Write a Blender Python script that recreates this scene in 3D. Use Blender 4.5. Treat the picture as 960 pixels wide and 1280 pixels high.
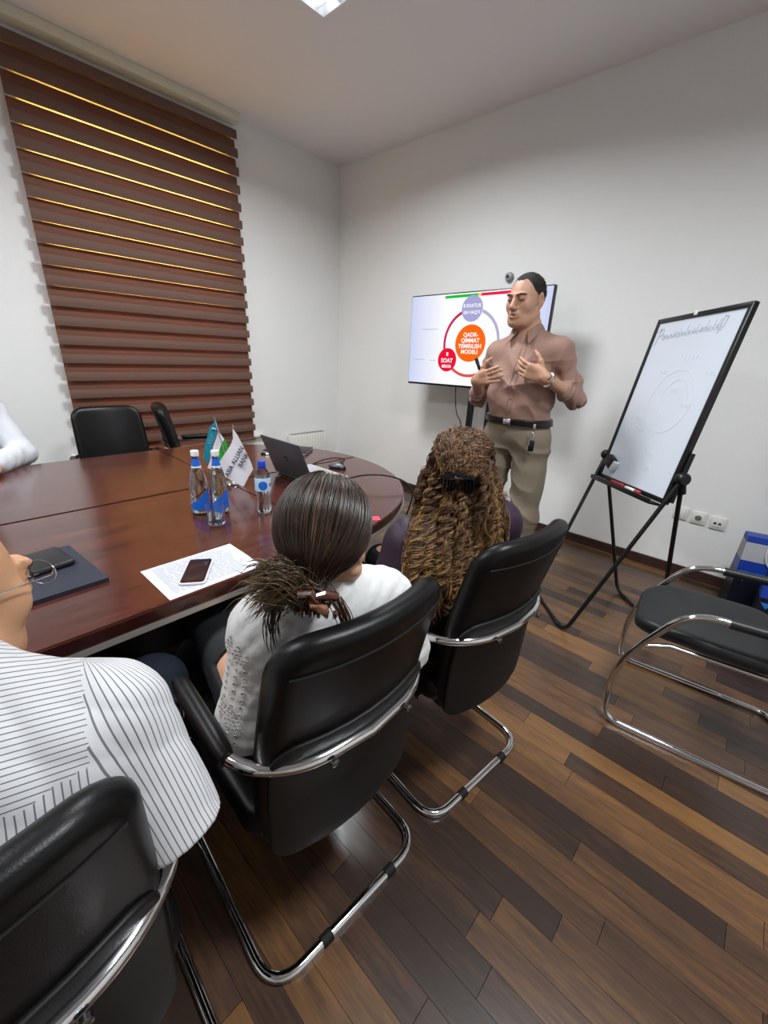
import bpy, bmesh, math, random
import numpy as np
from mathutils import Vector, Matrix

random.seed(7); rng = np.random.default_rng(7)
S = bpy.context.scene
COL = S.collection
for o in list(bpy.data.objects):
    bpy.data.objects.remove(o)

# ------------------------------------------------------------------ camera
CAM_H = 1.40
YAW, PITCH, ROLL = math.radians(41.86), math.radians(21.05), math.radians(2.89)
FPX = 515.0
fw = Vector((-math.sin(YAW)*math.cos(PITCH), math.cos(YAW)*math.cos(PITCH), -math.sin(PITCH)))
rt = Vector((math.cos(YAW), math.sin(YAW), 0.0)); upv = rt.cross(fw)
cr = rt*math.cos(ROLL) + upv*math.sin(ROLL); cu = -rt*math.sin(ROLL) + upv*math.cos(ROLL)
cam_d = bpy.data.cameras.new('camera'); cam = bpy.data.objects.new('camera', cam_d); COL.objects.link(cam)
M = Matrix((cr, cu, -fw)).transposed().to_4x4(); M.translation = Vector((0, 0, CAM_H)); cam.matrix_world = M
cam_d.sensor_fit = 'HORIZONTAL'; cam_d.sensor_width = 36.0; cam_d.lens = FPX/960*36.0
cam_d.clip_start = 0.03; cam_d.clip_end = 60
S.camera = cam
# ------------------------------------------------------------------ light and exposure
W = bpy.data.worlds.new('world'); S.world = W; W.use_nodes = True
bg = W.node_tree.nodes['Background']; bg.inputs[0].default_value = (1.0, 0.96, 0.9, 1); bg.inputs[1].default_value = 14.0
S.view_settings.view_transform = 'Standard'; S.view_settings.look = 'None'
S.view_settings.gamma = 1.0; S.view_settings.use_curve_mapping = False
S.view_settings.exposure = 0.0
FIXTURES = [(-2.10, 1.68), (0.35, 1.0), (-2.10, -0.95)]
LIGHT_POWER = 61.0; LIGHT_SPREAD = math.radians(162)

# ------------------------------------------------------------------ helpers
def srgb(h):
    h = h.lstrip('#'); c = [int(h[i:i+2], 16)/255 for i in (0, 2, 4)]
    return tuple(v/12.92 if v <= .04045 else ((v+.055)/1.055)**2.4 for v in c)

def new_mat(name):
    m = bpy.data.materials.new(name); m.use_nodes = True
    nt = m.node_tree; b = nt.nodes['Principled BSDF']
    return m, nt, b

def N(nt, t, **kw):
    n = nt.nodes.new(t)
    for k, v in kw.items(): setattr(n, k, v)
    return n

def mat(name, col, rough=.5, metal=0., spec=.5, bump=0., bscale=200., var=0., vscale=20., trans=0., ior=1.45, sheen=0., emit=None, estr=0., coat=0., stretch=None):
    m, nt, b = new_mat(name)
    c = srgb(col) if isinstance(col, str) else col
    b.inputs['Base Color'].default_value = (*c, 1); b.inputs['Roughness'].default_value = rough
    b.inputs['Metallic'].default_value = metal; b.inputs['Specular IOR Level'].default_value = spec
    b.inputs['Transmission Weight'].default_value = trans; b.inputs['IOR'].default_value = ior
    b.inputs['Sheen Weight'].default_value = sheen; b.inputs['Coat Weight'].default_value = coat
    if emit: b.inputs['Emission Color'].default_value = (*(srgb(emit) if isinstance(emit, str) else emit), 1); b.inputs['Emission Strength'].default_value = estr
    if bump or var:
        tc = N(nt, 'ShaderNodeTexCoord'); mp = N(nt, 'ShaderNodeMapping'); nt.links.new(tc.outputs['Object'], mp.inputs[0])
        if stretch: mp.inputs['Scale'].default_value = stretch
    if bump:
        n = N(nt, 'ShaderNodeTexNoise'); n.inputs['Scale'].default_value = bscale; n.inputs['Detail'].default_value = 3
        nt.links.new(mp.outputs[0], n.inputs['Vector'])
        bp = N(nt, 'ShaderNodeBump'); bp.inputs['Strength'].default_value = bump; bp.inputs['Distance'].default_value = .01
        nt.links.new(n.outputs['Fac'], bp.inputs['Height']); nt.links.new(bp.outputs[0], b.inputs['Normal'])
    if var:
        n = N(nt, 'ShaderNodeTexNoise'); n.inputs['Scale'].default_value = vscale; n.inputs['Detail'].default_value = 5
        nt.links.new(mp.outputs[0], n.inputs['Vector'])
        mx = N(nt, 'ShaderNodeMixRGB'); mx.inputs[1].default_value = (*[v*(1-var) for v in c], 1); mx.inputs[2].default_value = (*[min(1, v*(1+var)) for v in c], 1)
        nt.links.new(n.outputs['Fac'], mx.inputs[0]); nt.links.new(mx.outputs[0], b.inputs['Base Color'])
    return m

MT = {}
def link(name, me, m=None, parent=None, smooth=True, loc=None):
    """one mesh object; me is a Mesh or an MB"""
    if isinstance(me, MB): me = me.mesh(name, smooth)
    o = bpy.data.objects.new(name, me); COL.objects.link(o)
    if m is not None:
        me.materials.clear(); me.materials.append(MT[m] if isinstance(m, str) else m)
    if parent: o.parent = parent
    if loc is not None: o.location = loc
    return o

def tag(o, label=None, cat=None, group=None, kind=None):
    if label: o['label'] = label
    if cat: o['category'] = cat
    if group: o['group'] = group
    if kind: o['kind'] = kind
    return o

def empty(name, loc, rz=0., label=None, cat=None, group=None):
    o = bpy.data.objects.new(name, None); COL.objects.link(o); o.location = loc; o.rotation_euler = (0, 0, rz)
    o.empty_display_size = .1
    return tag(o, label, cat, group)

def copy_tree(o, parent=None):
    c = o.copy(); COL.objects.link(c); c.parent = parent
    for ch in list(o.children): copy_tree(ch, c)
    return c

def frame_of(d, hint=Vector((0, 0, 1))):
    d = Vector(d).normalized()
    if abs(d.dot(hint)) > .98: hint = Vector((1, 0, 0))
    x = hint.cross(d).normalized(); y = d.cross(x)
    return x, y, d

class MB:
    def __init__(s): s.v = []; s.f = []
    def add(s, vs, fs):
        k = len(s.v); s.v += [tuple(p) for p in vs]; s.f += [tuple(i+k for i in f) for f in fs]; return s
    def box(s, c, d, rot=None):
        R = rot if rot is not None else Matrix.Identity(3)
        vs = [Vector(c) + R @ Vector((x*d[0]/2, y*d[1]/2, z*d[2]/2)) for x in (-1, 1) for y in (-1, 1) for z in (-1, 1)]
        return s.add(vs, [(0, 1, 3, 2), (4, 6, 7, 5), (0, 4, 5, 1), (2, 3, 7, 6), (0, 2, 6, 4), (1, 5, 7, 3)])
    def rbox(s, c, d, r=.005, seg=2, rot=None):
        bm = bmesh.new(); bmesh.ops.create_cube(bm, size=1)
        for v in bm.verts: v.co = Vector((v.co.x*d[0], v.co.y*d[1], v.co.z*d[2]))
        bmesh.ops.bevel(bm, geom=list(bm.edges), offset=min(r, min(d)*.49), segments=seg, affect='EDGES', profile=.5)
        R = rot if rot is not None else Matrix.Identity(3)
        bm.verts.index_update()
        vs = [Vector(c) + R @ v.co for v in bm.verts]; fs = [[v.index for v in f.verts] for f in bm.faces]; bm.free()
        return s.add(vs, fs)
    def tube(s, pts, r, n=12, cap=True, closed=False, flat=None):
        pts = [Vector(p) for p in pts]; L = len(pts)
        rs = r if isinstance(r, (list, tuple, np.ndarray)) else [r]*L
        # parallel transport
        def tang(i):
            if closed: return (pts[(i+1) % L]-pts[i-1]).normalized()
            if i == 0: return (pts[1]-pts[0]).normalized()
            if i == L-1: return (pts[-1]-pts[-2]).normalized()
            return ((pts[i+1]-pts[i]).normalized()+(pts[i]-pts[i-1]).normalized()).normalized()
        t = tang(0); x, y, _ = frame_of(t); vs = []
        for i in range(L):
            t2 = tang(i); q = t.rotation_difference(t2); x = (q @ x); x = (x - t2*x.dot(t2)).normalized(); y = t2.cross(x); t = t2
            for k in range(n):
                a = 2*math.pi*k/n; vs.append(pts[i] + (x*math.cos(a) + y*math.sin(a))*rs[i])
        fs = []
        for i in range(L if closed else L-1):
            j = (i+1) % L
            for k in range(n): fs.append((i*n+k, i*n+(k+1) % n, j*n+(k+1) % n, j*n+k))
        if cap and not closed: fs += [tuple(reversed(range(n))), tuple((L-1)*n+k for k in range(n))]
        return s.add(vs, fs)
    def lathe(s, prof, c=(0, 0, 0), n=24, axis=(0, 0, 1), cap=True):
        x, y, d = frame_of(axis) if Vector(axis).normalized() != Vector((0, 0, 1)) else (Vector((1, 0, 0)), Vector((0, 1, 0)), Vector((0, 0, 1)))
        vs = []; c = Vector(c)
        for (r, z) in prof:
            for k in range(n):
                a = 2*math.pi*k/n; vs.append(c + x*r*math.cos(a) + y*r*math.sin(a) + d*z)
        fs = []
        for i in range(len(prof)-1):
            for k in range(n): fs.append((i*n+k, i*n+(k+1) % n, (i+1)*n+(k+1) % n, (i+1)*n+k))
        if cap: fs += [tuple(reversed(range(n))), tuple((len(prof)-1)*n+k for k in range(n))]
        return s.add(vs, fs)
    def prism(s, poly, z0, z1, fn=None):
        n = len(poly); fn = fn or (lambda x, y, z: (x, y, z))
        vs = [fn(x, y, z0) for x, y in poly] + [fn(x, y, z1) for x, y in poly]
        fs = [tuple(reversed(range(n))), tuple(range(n, 2*n))] + [(i, (i+1) % n, n+(i+1) % n, n+i) for i in range(n)]
        return s.add(vs, fs)
    def cushion(s, w, h, r, T, e, fn, inner=(.04, .08, .13, .18)):
        """rounded-rectangle pad, outline w x h with corner radius r, thickness T, rounded edge e; fn maps (x,y,t)"""
        def ring(i, t):
            W, H, R = w-2*i, h-2*i, max(r-i, .002); out = []
            W = max(W, .004); H = max(H, .004); R = min(R, W/2-.001, H/2-.001)
            m = 6
            for q, (sx, sy) in enumerate(((1, 1), (-1, 1), (-1, -1), (1, -1))):
                cx, cy = sx*(W/2-R), sy*(H/2-R)
                for k in range(m+1):
                    a = math.pi/2*q + math.pi/2*k/m; out.append((cx+R*math.cos(a), cy+R*math.sin(a)))
            # fill straight edges
            res = []
            for a, b in zip(out, out[1:]+out[:1]):
                res.append(a)
                d = math.hypot(b[0]-a[0], b[1]-a[1])
                pass
            full = []
            idx = 0
            for q in range(4):
                arc = out[q*(m+1):(q+1)*(m+1)]; nx = out[((q+1) % 4)*(m+1)]
                full += arc
                for k in range(1, 6):
                    full.append((arc[-1][0]+(nx[0]-arc[-1][0])*k/6, arc[-1][1]+(nx[1]-arc[-1][1])*k/6))
            return [fn(x, y, t) for x, y in full]
        rings = []
        hi = min(w, h)/2-.004
        ins = [v for v in inner if v < hi] + [hi]
        for i in reversed(ins): rings.append(ring(i, -T/2))
        for k in range(0, 9):
            a = -math.pi/2 + math.pi*k/8; rings.append(ring(e*(1-math.cos(a)), (T/2-e)*(1 if a > 0 else -1 if a < 0 else 0) + e*math.sin(a)) if abs(k-4) > 0 else ring(0, 0))
        for i in ins: rings.append(ring(i, T/2))
        n = len(rings[0]); vs = [p for g in rings for p in g]; fs = []
        for i in range(len(rings)-1):
            for k in range(n): fs.append((i*n+k, i*n+(k+1) % n, (i+1)*n+(k+1) % n, (i+1)*n+k))
        fs += [tuple(reversed(range(n))), tuple((len(rings)-1)*n+k for k in range(n))]
        return s.add(vs, fs)
    def xf(s, fn): s.v = [tuple(fn(Vector(p))) for p in s.v]; return s
    def mesh(s, name, smooth=True):
        me = bpy.data.meshes.new(name); me.from_pydata(s.v, [], s.f); me.update()
        bm = bmesh.new(); bm.from_mesh(me); bmesh.ops.recalc_face_normals(bm, faces=bm.faces); bm.to_mesh(me); bm.free()
        if smooth:
            me.shade_smooth()
            me.set_sharp_from_angle(angle=math.radians(38))
        return me

def fillet(pts, r, seg=6):
    """round the inner corners of a polyline"""
    pts = [Vector(p) for p in pts]; rr = r if isinstance(r, (list, tuple)) else [r]*len(pts); out = [pts[0]]
    for i in range(1, len(pts)-1):
        a, b, c = pts[i-1], pts[i], pts[i+1]; u = (a-b); v = (c-b)
        R = min(rr[i], u.length*.49, v.length*.49); p = b+u.normalized()*R; q = b+v.normalized()*R
        for k in range(seg+1):
            t = k/seg; out.append(p*(1-t)**2 + b*2*t*(1-t) + q*t*t)
    return out+[pts[-1]]

def spline(pts, n=8):
    P = [Vector(p) for p in pts]; P = [P[0]*2-P[1]]+P+[P[-1]*2-P[-2]]; out = []
    for i in range(1, len(P)-2):
        for k in range(n):
            t = k/n; a, b, c, d = P[i-1:i+3]
            out.append(.5*((2*b)+(c-a)*t+(2*a-5*b+4*c-d)*t*t+(3*b-a-3*c+d)*t**3))
    return out+[P[-2]]

def text_mesh(txt, size, bold=.0, align='CENTER'):
    cu_ = bpy.data.curves.new('lettering', 'FONT'); cu_.body = txt; cu_.size = size; cu_.align_x = align; cu_.align_y = 'CENTER'
    cu_.offset = bold; cu_.resolution_u = 3
    o = bpy.data.objects.new('lettering', cu_); COL.objects.link(o)
    dg = bpy.context.evaluated_depsgraph_get(); me = bpy.data.meshes.new_from_object(o.evaluated_get(dg))
    bpy.data.objects.remove(o); bpy.data.curves.remove(cu_)
    return me

def place_text(name, txt, size, origin, ex, ey, m, parent, bold=0., align='CENTER', bend=None):
    me = text_mesh(txt, size, bold, align); ex = Vector(ex); ey = Vector(ey); o3 = Vector(origin)
    for v in me.vertices: v.co = o3 + ex*v.co.x + ey*v.co.y
    return link(name, me, m, parent)

# ------------------------------------------------------------------ implicit surfaces for bodies, cloth and hair
class SDF:
    def __init__(s): s.p = []
    def cap(s, a, b, r0, r1=None, k=.02, flat=None, op='+'):
        s.p.append(('c', np.array(a, float), np.array(b, float), r0, r0 if r1 is None else r1, k, flat, op)); return s
    def chain(s, pts, rs, k=.02, flat=None):
        for i in range(len(pts)-1): s.cap(pts[i], pts[i+1], rs[i], rs[i+1], k, flat)
        return s
    def ell(s, c, r, R=None, k=.02, op='+'):
        s.p.append(('e', np.array(c, float), np.array(r, float), np.eye(3) if R is None else np.array(R, float), 0, k, None, op)); return s
    def mesh(s, name, vox, disp=None, clip=None):
        lo = np.full(3, 1e9); hi = -lo
        for q in s.p:
            if q[7] != '+': continue
            if q[0] == 'c':
                R = max(q[3], q[4])*(max(1, q[6][1]) if q[6] else 1)
                lo = np.minimum(lo, np.minimum(q[1], q[2])-R); hi = np.maximum(hi, np.maximum(q[1], q[2])+R)
            else:
                R = q[2].max(); lo = np.minimum(lo, q[1]-R); hi = np.maximum(hi, q[1]+R)
        lo -= .03; hi += .03
        dims = np.ceil((hi-lo)/vox).astype(int)+1
        D = np.full(dims, .08, np.float32)
        ax = [lo[i]+vox*np.arange(dims[i]) for i in range(3)]
        for q in s.p:
            k = q[5]; mg = k+3*vox
            if q[0] == 'c':
                R = max(q[3], q[4])*(max(1, q[6][1]) if q[6] else 1)+mg; l = np.minimum(q[1], q[2])-R; h = np.maximum(q[1], q[2])+R
            else:
                R = q[2].max()+mg; l = q[1]-R; h = q[1]+R
            i0 = np.maximum(np.floor((l-lo)/vox).astype(int), 0); i1 = np.minimum(np.ceil((h-lo)/vox).astype(int)+1, dims)
            if (i1 <= i0).any(): continue
            sl = tuple(slice(a, b) for a, b in zip(i0, i1))
            X, Y, Z = np.meshgrid(ax[0][sl[0]], ax[1][sl[1]], ax[2][sl[2]], indexing='ij')
            if q[0] == 'c':
                a, b = q[1], q[2]; ab = b-a; L2 = max(ab@ab, 1e-9)
                px, py, pz = X-a[0], Y-a[1], Z-a[2]
                t = np.clip((px*ab[0]+py*ab[1]+pz*ab[2])/L2, 0, 1)
                px = px-t*ab[0]; py = py-t*ab[1]; pz = pz-t*ab[2]
                if q[6]:
                    n, sc = np.array(q[6][0], float), q[6][1]; n = n/np.linalg.norm(n)
                    dt = px*n[0]+py*n[1]+pz*n[2]; g = dt*(1/sc-1)
                    px = px+g*n[0]; py = py+g*n[1]; pz = pz+g*n[2]
                    d = (np.sqrt(px*px+py*py+pz*pz)-(q[3]+(q[4]-q[3])*t))*min(1, sc)
                else:
                    d = np.sqrt(px*px+py*py+pz*pz)-(q[3]+(q[4]-q[3])*t)
            else:
                Rm = q[3]; px, py, pz = X-q[1][0], Y-q[1][1], Z-q[1][2]
                u = (px*Rm[0, 0]+py*Rm[0, 1]+pz*Rm[0, 2]); v = (px*Rm[1, 0]+py*Rm[1, 1]+pz*Rm[1, 2]); w = (px*Rm[2, 0]+py*Rm[2, 1]+pz*Rm[2, 2])
                r = q[2]; k0 = np.sqrt((u/r[0])**2+(v/r[1])**2+(w/r[2])**2); k1 = np.sqrt((u/r[0]**2)**2+(v/r[1]**2)**2+(w/r[2]**2)**2)+1e-9
                d = k0*(k0-1)/k1
            d = d.astype(np.float32); a = D[sl]
            if q[7] == '+':
                if k > 0:
                    hh = np.maximum(k-np.abs(a-d), 0)/k; D[sl] = np.minimum(a, d)-hh*hh*k*.25
                else: D[sl] = np.minimum(a, d)
            else:
                d = -d
                if k > 0:
                    hh = np.maximum(k-np.abs(a-d), 0)/k; D[sl] = np.maximum(a, d)+hh*hh*k*.25
                else: D[sl] = np.maximum(a, d)
        if disp is not None or clip is not None:
            near = np.argwhere(np.abs(D) < .05) if clip is None else None
            if disp is not None:
                near = np.argwhere(np.abs(D) < .04); P = lo+near*vox
                D[tuple(near.T)] += disp(P).astype(np.float32)
            if clip is not None:
                X, Y, Z = np.meshgrid(*ax, indexing='ij'); D = np.maximum(D, clip(X, Y, Z).astype(np.float32))
        V, Fc = nets(D, lo, vox)
        me = bpy.data.meshes.new(name)
        me.vertices.add(len(V)); me.vertices.foreach_set('co', V.astype(np.float32).ravel())
        me.loops.add(len(Fc)*4); me.loops.foreach_set('vertex_index', Fc.astype(np.int32).ravel())
        me.polygons.add(len(Fc)); me.polygons.foreach_set('loop_start', np.arange(0, len(Fc)*4, 4, dtype=np.int32))
        me.update(calc_edges=True); me.validate(); me.shade_smooth()
        return me

def nets(D, lo, vox):
    s = D < 0
    c = [s[i:s.shape[0]-1+i, j:s.shape[1]-1+j, k:s.shape[2]-1+k] for i in (0, 1) for j in (0, 1) for k in (0, 1)]
    any_ = np.zeros_like(c[0]); all_ = np.ones_like(c[0])
    for q in c: any_ |= q; all_ &= q
    idx = np.argwhere(any_ & ~all_); corners = [(i, j, k) for i in (0, 1) for j in (0, 1) for k in (0, 1)]
    val = np.stack([D[idx[:, 0]+i, idx[:, 1]+j, idx[:, 2]+k] for i, j, k in corners], 1)
    acc = np.zeros((len(idx), 3)); cnt = np.zeros(len(idx))
    for a in range(8):
        for b in range(a+1, 8):
            dif = np.array(corners[b])-np.array(corners[a])
            if np.abs(dif).sum() != 1: continue
            va, vb = val[:, a], val[:, b]; m = (va < 0) != (vb < 0)
            t = va[m]/(va[m]-vb[m]); acc[m] += np.array(corners[a])+t[:, None]*dif; cnt[m] += 1
    V = lo+vox*(idx+acc/cnt[:, None])
    ids = np.full(c[0].shape, -1, np.int64); ids[tuple(idx.T)] = np.arange(len(idx))
    F = []
    for axs in range(3):
        o1, o2 = [(1, 2), (2, 0), (0, 1)][axs]
        sl0 = [slice(None)]*3; sl1 = [slice(None)]*3; sl0[axs] = slice(0, -1); sl1[axs] = slice(1, None)
        A = s[tuple(sl0)]; B = s[tuple(sl1)]; e = np.argwhere(A != B)
        ok = (e[:, o1] > 0) & (e[:, o2] > 0) & (e[:, o1] < ids.shape[o1]) & (e[:, o2] < ids.shape[o2]); e = e[ok]
        inside = A[tuple(e.T)]
        def cell(d1, d2):
            q = e.copy(); q[:, o1] += d1; q[:, o2] += d2; return ids[tuple(q.T)]
        f = np.stack([cell(-1, -1), cell(0, -1), cell(0, 0), cell(-1, 0)], 1)
        f[~inside] = f[~inside][:, ::-1]; F.append(f)
    F = np.concatenate(F); F = F[(F >= 0).all(1)]
    return V, F

def strands(name, lines, rad, cols, sides=3, taper=True):
    """hair: lines (M,K,3) arrays -> thin tubes with a colour attribute"""
    L = np.asarray(lines, float); m, K, _ = L.shape
    T = np.gradient(L, axis=1); T /= np.linalg.norm(T, axis=2, keepdims=True)+1e-9
    ref = np.where(np.abs(T[..., 2:3]) > .9, np.array([1., 0, 0]), np.array([0, 0, 1.])); A = np.cross(T, ref); A /= np.linalg.norm(A, axis=2, keepdims=True)+1e-9; B = np.cross(T, A)
    tt = np.linspace(0, 1, K); r = np.ones(K)
    if taper: r = np.clip(np.minimum(1, (1-tt)*5+.15), 0, 1)
    rad = np.broadcast_to(np.asarray(rad, float).reshape(-1, 1), (m, 1)); R = rad*r[None]
    vs = np.stack([L+R[..., None]*(A*math.cos(2*math.pi*q/sides)+B*math.sin(2*math.pi*q/sides)) for q in range(sides)], 2)  # m,K,s,3
    base = (np.arange(m)[:, None, None]*K+np.arange(K-1)[None, :, None])*sides; q = np.arange(sides)[None, None]
    F = np.stack([base+q, base+(q+1) % sides, base+sides+(q+1) % sides, base+sides+q], -1).reshape(-1, 4)
    V = vs.reshape(-1, 3)
    me = bpy.data.meshes.new(name); me.vertices.add(len(V)); me.vertices.foreach_set('co', V.astype(np.float32).ravel())
    me.loops.add(len(F)*4); me.loops.foreach_set('vertex_index', F.astype(np.int32).ravel())
    me.polygons.add(len(F)); me.polygons.foreach_set('loop_start', np.arange(0, len(F)*4, 4, dtype=np.int32)); me.update(calc_edges=True); me.shade_smooth()
    ca = me.color_attributes.new('tint', 'FLOAT_COLOR', 'POINT')
    cc = np.ones((m, K, sides, 4)); cc[..., :3] = np.asarray(cols)[:, None, None, :] if np.ndim(cols) == 2 else np.asarray(cols)[:, :, None, :]
    ca.data.foreach_set('color', cc.astype(np.float32).ravel())
    return me
# ------------------------------------------------------------------ materials
def grain_mat(name, c1, c2, c3, axis_scale, rough, coat=0., scale=1.0, bump=.03, jitter=None, spec=.5):
    """wood: noise stretched along one axis; jitter = 'object' or 'attr' gives each plank its own tone"""
    m, nt, b = new_mat(name); L = nt.links.new
    geo = N(nt, 'ShaderNodeNewGeometry'); mp = N(nt, 'ShaderNodeMapping'); mp.inputs['Scale'].default_value = axis_scale
    rnd = None
    if jitter == 'object': rnd = N(nt, 'ShaderNodeObjectInfo').outputs['Random']
    if jitter == 'attr': rnd = N(nt, 'ShaderNodeAttribute', attribute_name='tone').outputs['Fac']
    if rnd is not None:
        mu = N(nt, 'ShaderNodeMath', operation='MULTIPLY'); L(rnd, mu.inputs[0]); mu.inputs[1].default_value = 37.0
        cb = N(nt, 'ShaderNodeCombineXYZ'); L(mu.outputs[0], cb.inputs[0]); L(mu.outputs[0], cb.inputs[1])
        ad = N(nt, 'ShaderNodeVectorMath', operation='ADD'); L(geo.outputs['Position'], ad.inputs[0]); L(cb.outputs[0], ad.inputs[1]); L(ad.outputs[0], mp.inputs[0])
    else: L(geo.outputs['Position'], mp.inputs[0])
    n1 = N(nt, 'ShaderNodeTexNoise'); n1.inputs['Scale'].default_value = 3*scale; n1.inputs['Detail'].default_value = 8; n1.inputs['Roughness'].default_value = .6; n1.inputs['Distortion'].default_value = .6
    n2 = N(nt, 'ShaderNodeTexNoise'); n2.inputs['Scale'].default_value = 14*scale; n2.inputs['Detail'].default_value = 6
    L(mp.outputs[0], n1.inputs['Vector']); L(mp.outputs[0], n2.inputs['Vector'])
    r = N(nt, 'ShaderNodeValToRGB'); e = r.color_ramp.elements
    e[0].position = .3; e[0].color = (*srgb(c1), 1); e[1].position = .7; e[1].color = (*srgb(c3), 1)
    k = e.new(.5); k.color = (*srgb(c2), 1)
    mx = N(nt, 'ShaderNodeMath', operation='MULTIPLY_ADD'); L(n2.outputs['Fac'], mx.inputs[0]); mx.inputs[1].default_value = .35
    sb = N(nt, 'ShaderNodeMath', operation='MULTIPLY_ADD'); L(n1.outputs['Fac'], sb.inputs[0]); sb.inputs[1].default_value = .65 if rnd is None else .45; sb.inputs[2].default_value = 0. if rnd is None else -.14
    L(sb.outputs[0], mx.inputs[2]); fac = mx.outputs[0]
    if rnd is not None:
        m2 = N(nt, 'ShaderNodeMath', operation='MULTIPLY_ADD'); L(rnd, m2.inputs[0]); m2.inputs[1].default_value = .44; L(fac, m2.inputs[2]); fac = m2.outputs[0]
    L(fac, r.inputs[0]); L(r.outputs[0], b.inputs['Base Color'])
    b.inputs['Roughness'].default_value = rough; b.inputs['Coat Weight'].default_value = coat; b.inputs['Coat Roughness'].default_value = .12; b.inputs['Specular IOR Level'].default_value = spec
    bp = N(nt, 'ShaderNodeBump'); bp.inputs['Strength'].default_value = bump; bp.inputs['Distance'].default_value = .004; L(n2.outputs['Fac'], bp.inputs['Height']); L(bp.outputs[0], b.inputs['Normal'])
    return m

MT.update(
    wall=mat('wall_paint', '#e6e6e4', .85, bump=.12, bscale=140, var=.02, vscale=3),
    ceil=mat('ceiling_paint', '#e9e6e6', .9, bump=.06, bscale=220),
    cassette=mat('blind_cassette', '#d6d2bd', .6),
    white_pl=mat('white_plastic', '#dedcd6', .35),
    radiator=mat('radiator_enamel', '#dcdad4', .4),
    skirting=mat('skirting', '#3a2620', .35, var=.2, vscale=30),
    table=grain_mat('mahogany', '#31150f', '#452019', '#592e26', (9, .9, 9), .2, coat=.35, scale=1.0, bump=.02),
    table_edge=mat('table_edge', '#2b0f0b', .22, coat=.3),
    trim=mat('aluminium_trim', '#b9b4ac', .35, metal=.7),
    panel=mat('table_panel', '#1d1a19', .3),
    plank=grain_mat('floor_plank', '#33261f', '#523a2a', '#765431', (.9, 9, 9), .3, coat=.12, scale=1.2, bump=.05, jitter='object'),
    plankf=grain_mat('floor_plank_field', '#33261f', '#523a2a', '#765431', (.9, 9, 9), .3, coat=.12, scale=1.2, bump=.05, jitter='attr'),
    subfloor=mat('subfloor', '#1a110c', .8),
    leather=mat('black_leather', '#0a0a0b', .38, bump=.06, bscale=420, spec=.3),
    leather_grey=mat('dark_grey_leather', '#1a1b1c', .45, bump=.08, bscale=420),
    shell=mat('black_back_shell', '#0c0c0d', .55, bump=.05, bscale=500),
    chrome=mat('chrome', '#d9d9db', .08, metal=1.),
    bolt=mat('steel_bolt', '#9b9b9e', .25, metal=1.),
    blackm=mat('black_metal', '#0d0d0e', .4),
    blackp=mat('black_plastic', '#101011', .35),
    rubber=mat('black_rubber', '#0a0a0a', .7),
    board=mat('whiteboard_enamel', '#cdd4de', .18, spec=.5),
    ink=mat('marker_ink', '#9aa0ad', .6), ink2=mat('marker_ink_faded', '#cfd5df', .6),
    felt=mat('eraser_felt', '#b9bcc0', .8),
    red=mat('red_plastic', '#b3262b', .3), whiteglow=mat('white_marker', '#eceaea', .3),  # marker barrel is plain white, without emission
    paper=mat('paper', '#c4c6ce', .7), print=mat('printed_ink', '#999ca6', .8),
    navy=mat('navy_folder', '#232633', .55, bump=.1, bscale=300),
    wallet=mat('black_wallet', '#1c1c1f', .45, bump=.1, bscale=300),
    phone_glass=mat('phone_glass', '#1c1420', .06, spec=.6), phone_rim=mat('phone_rim', '#d8cfd2', .3),
    glass=mat('clear_glass', '#f4f8f8', .02, trans=1., ior=1.45),
    pet=mat('clear_pet', '#eef6fb', .04, trans=1., ior=1.3),
    water=mat('water', '#f2f8fa', .0, trans=1., ior=1.33),
    bluel=mat('blue_label', '#1f66d0', .4), bluelight=mat('light_blue_label', '#bcd8f0', .4), capw=mat('white_cap', '#e6e6e6', .35), capb=mat('blue_cap', '#1a3fb4', .3),
    lap=mat('laptop_shell', '#55565b', .38, metal=.35), lapbase=mat('laptop_deck', '#a7aaae', .4, metal=.2), key=mat('laptop_keys', '#2c2d30', .5), emblem=mat('dark_emblem', '#3c3d42', .25, metal=.5),
    flag_w=mat('white_flag_cloth', '#e9e8ee', .75), flag_t=mat('teal_flag_cloth', '#12839a', .7), flag_g=mat('green_flag_cloth', '#2f9a34', .7), flag_txt=mat('dark_blue_print', '#23264f', .7),
    bag_d=mat('bag_navy', '#0a0c1c', .4), bag_b=mat('bag_blue', '#1b3fa6', .4), bag_lb=mat('bag_light_blue', '#2f6fc4', .4), bag_w=mat('bag_white', '#b9bcc0', .5),
    tube=mat('lamp_tube', '#ffffff', .5, emit=(.93, .97, 1.), estr=6.),
    louvre=mat('louvre_mirror', '#e3e8f2', .12, metal=1.),
    fix=mat('fixture_enamel', '#e8e8ea', .4),
    socket_hole=mat('socket_recess', '#6a6864', .6),
    hole=mat('dark_hole', '#222222', .8),
    pink=mat('pink_plastic', '#d8405a', .4),
)
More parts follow.
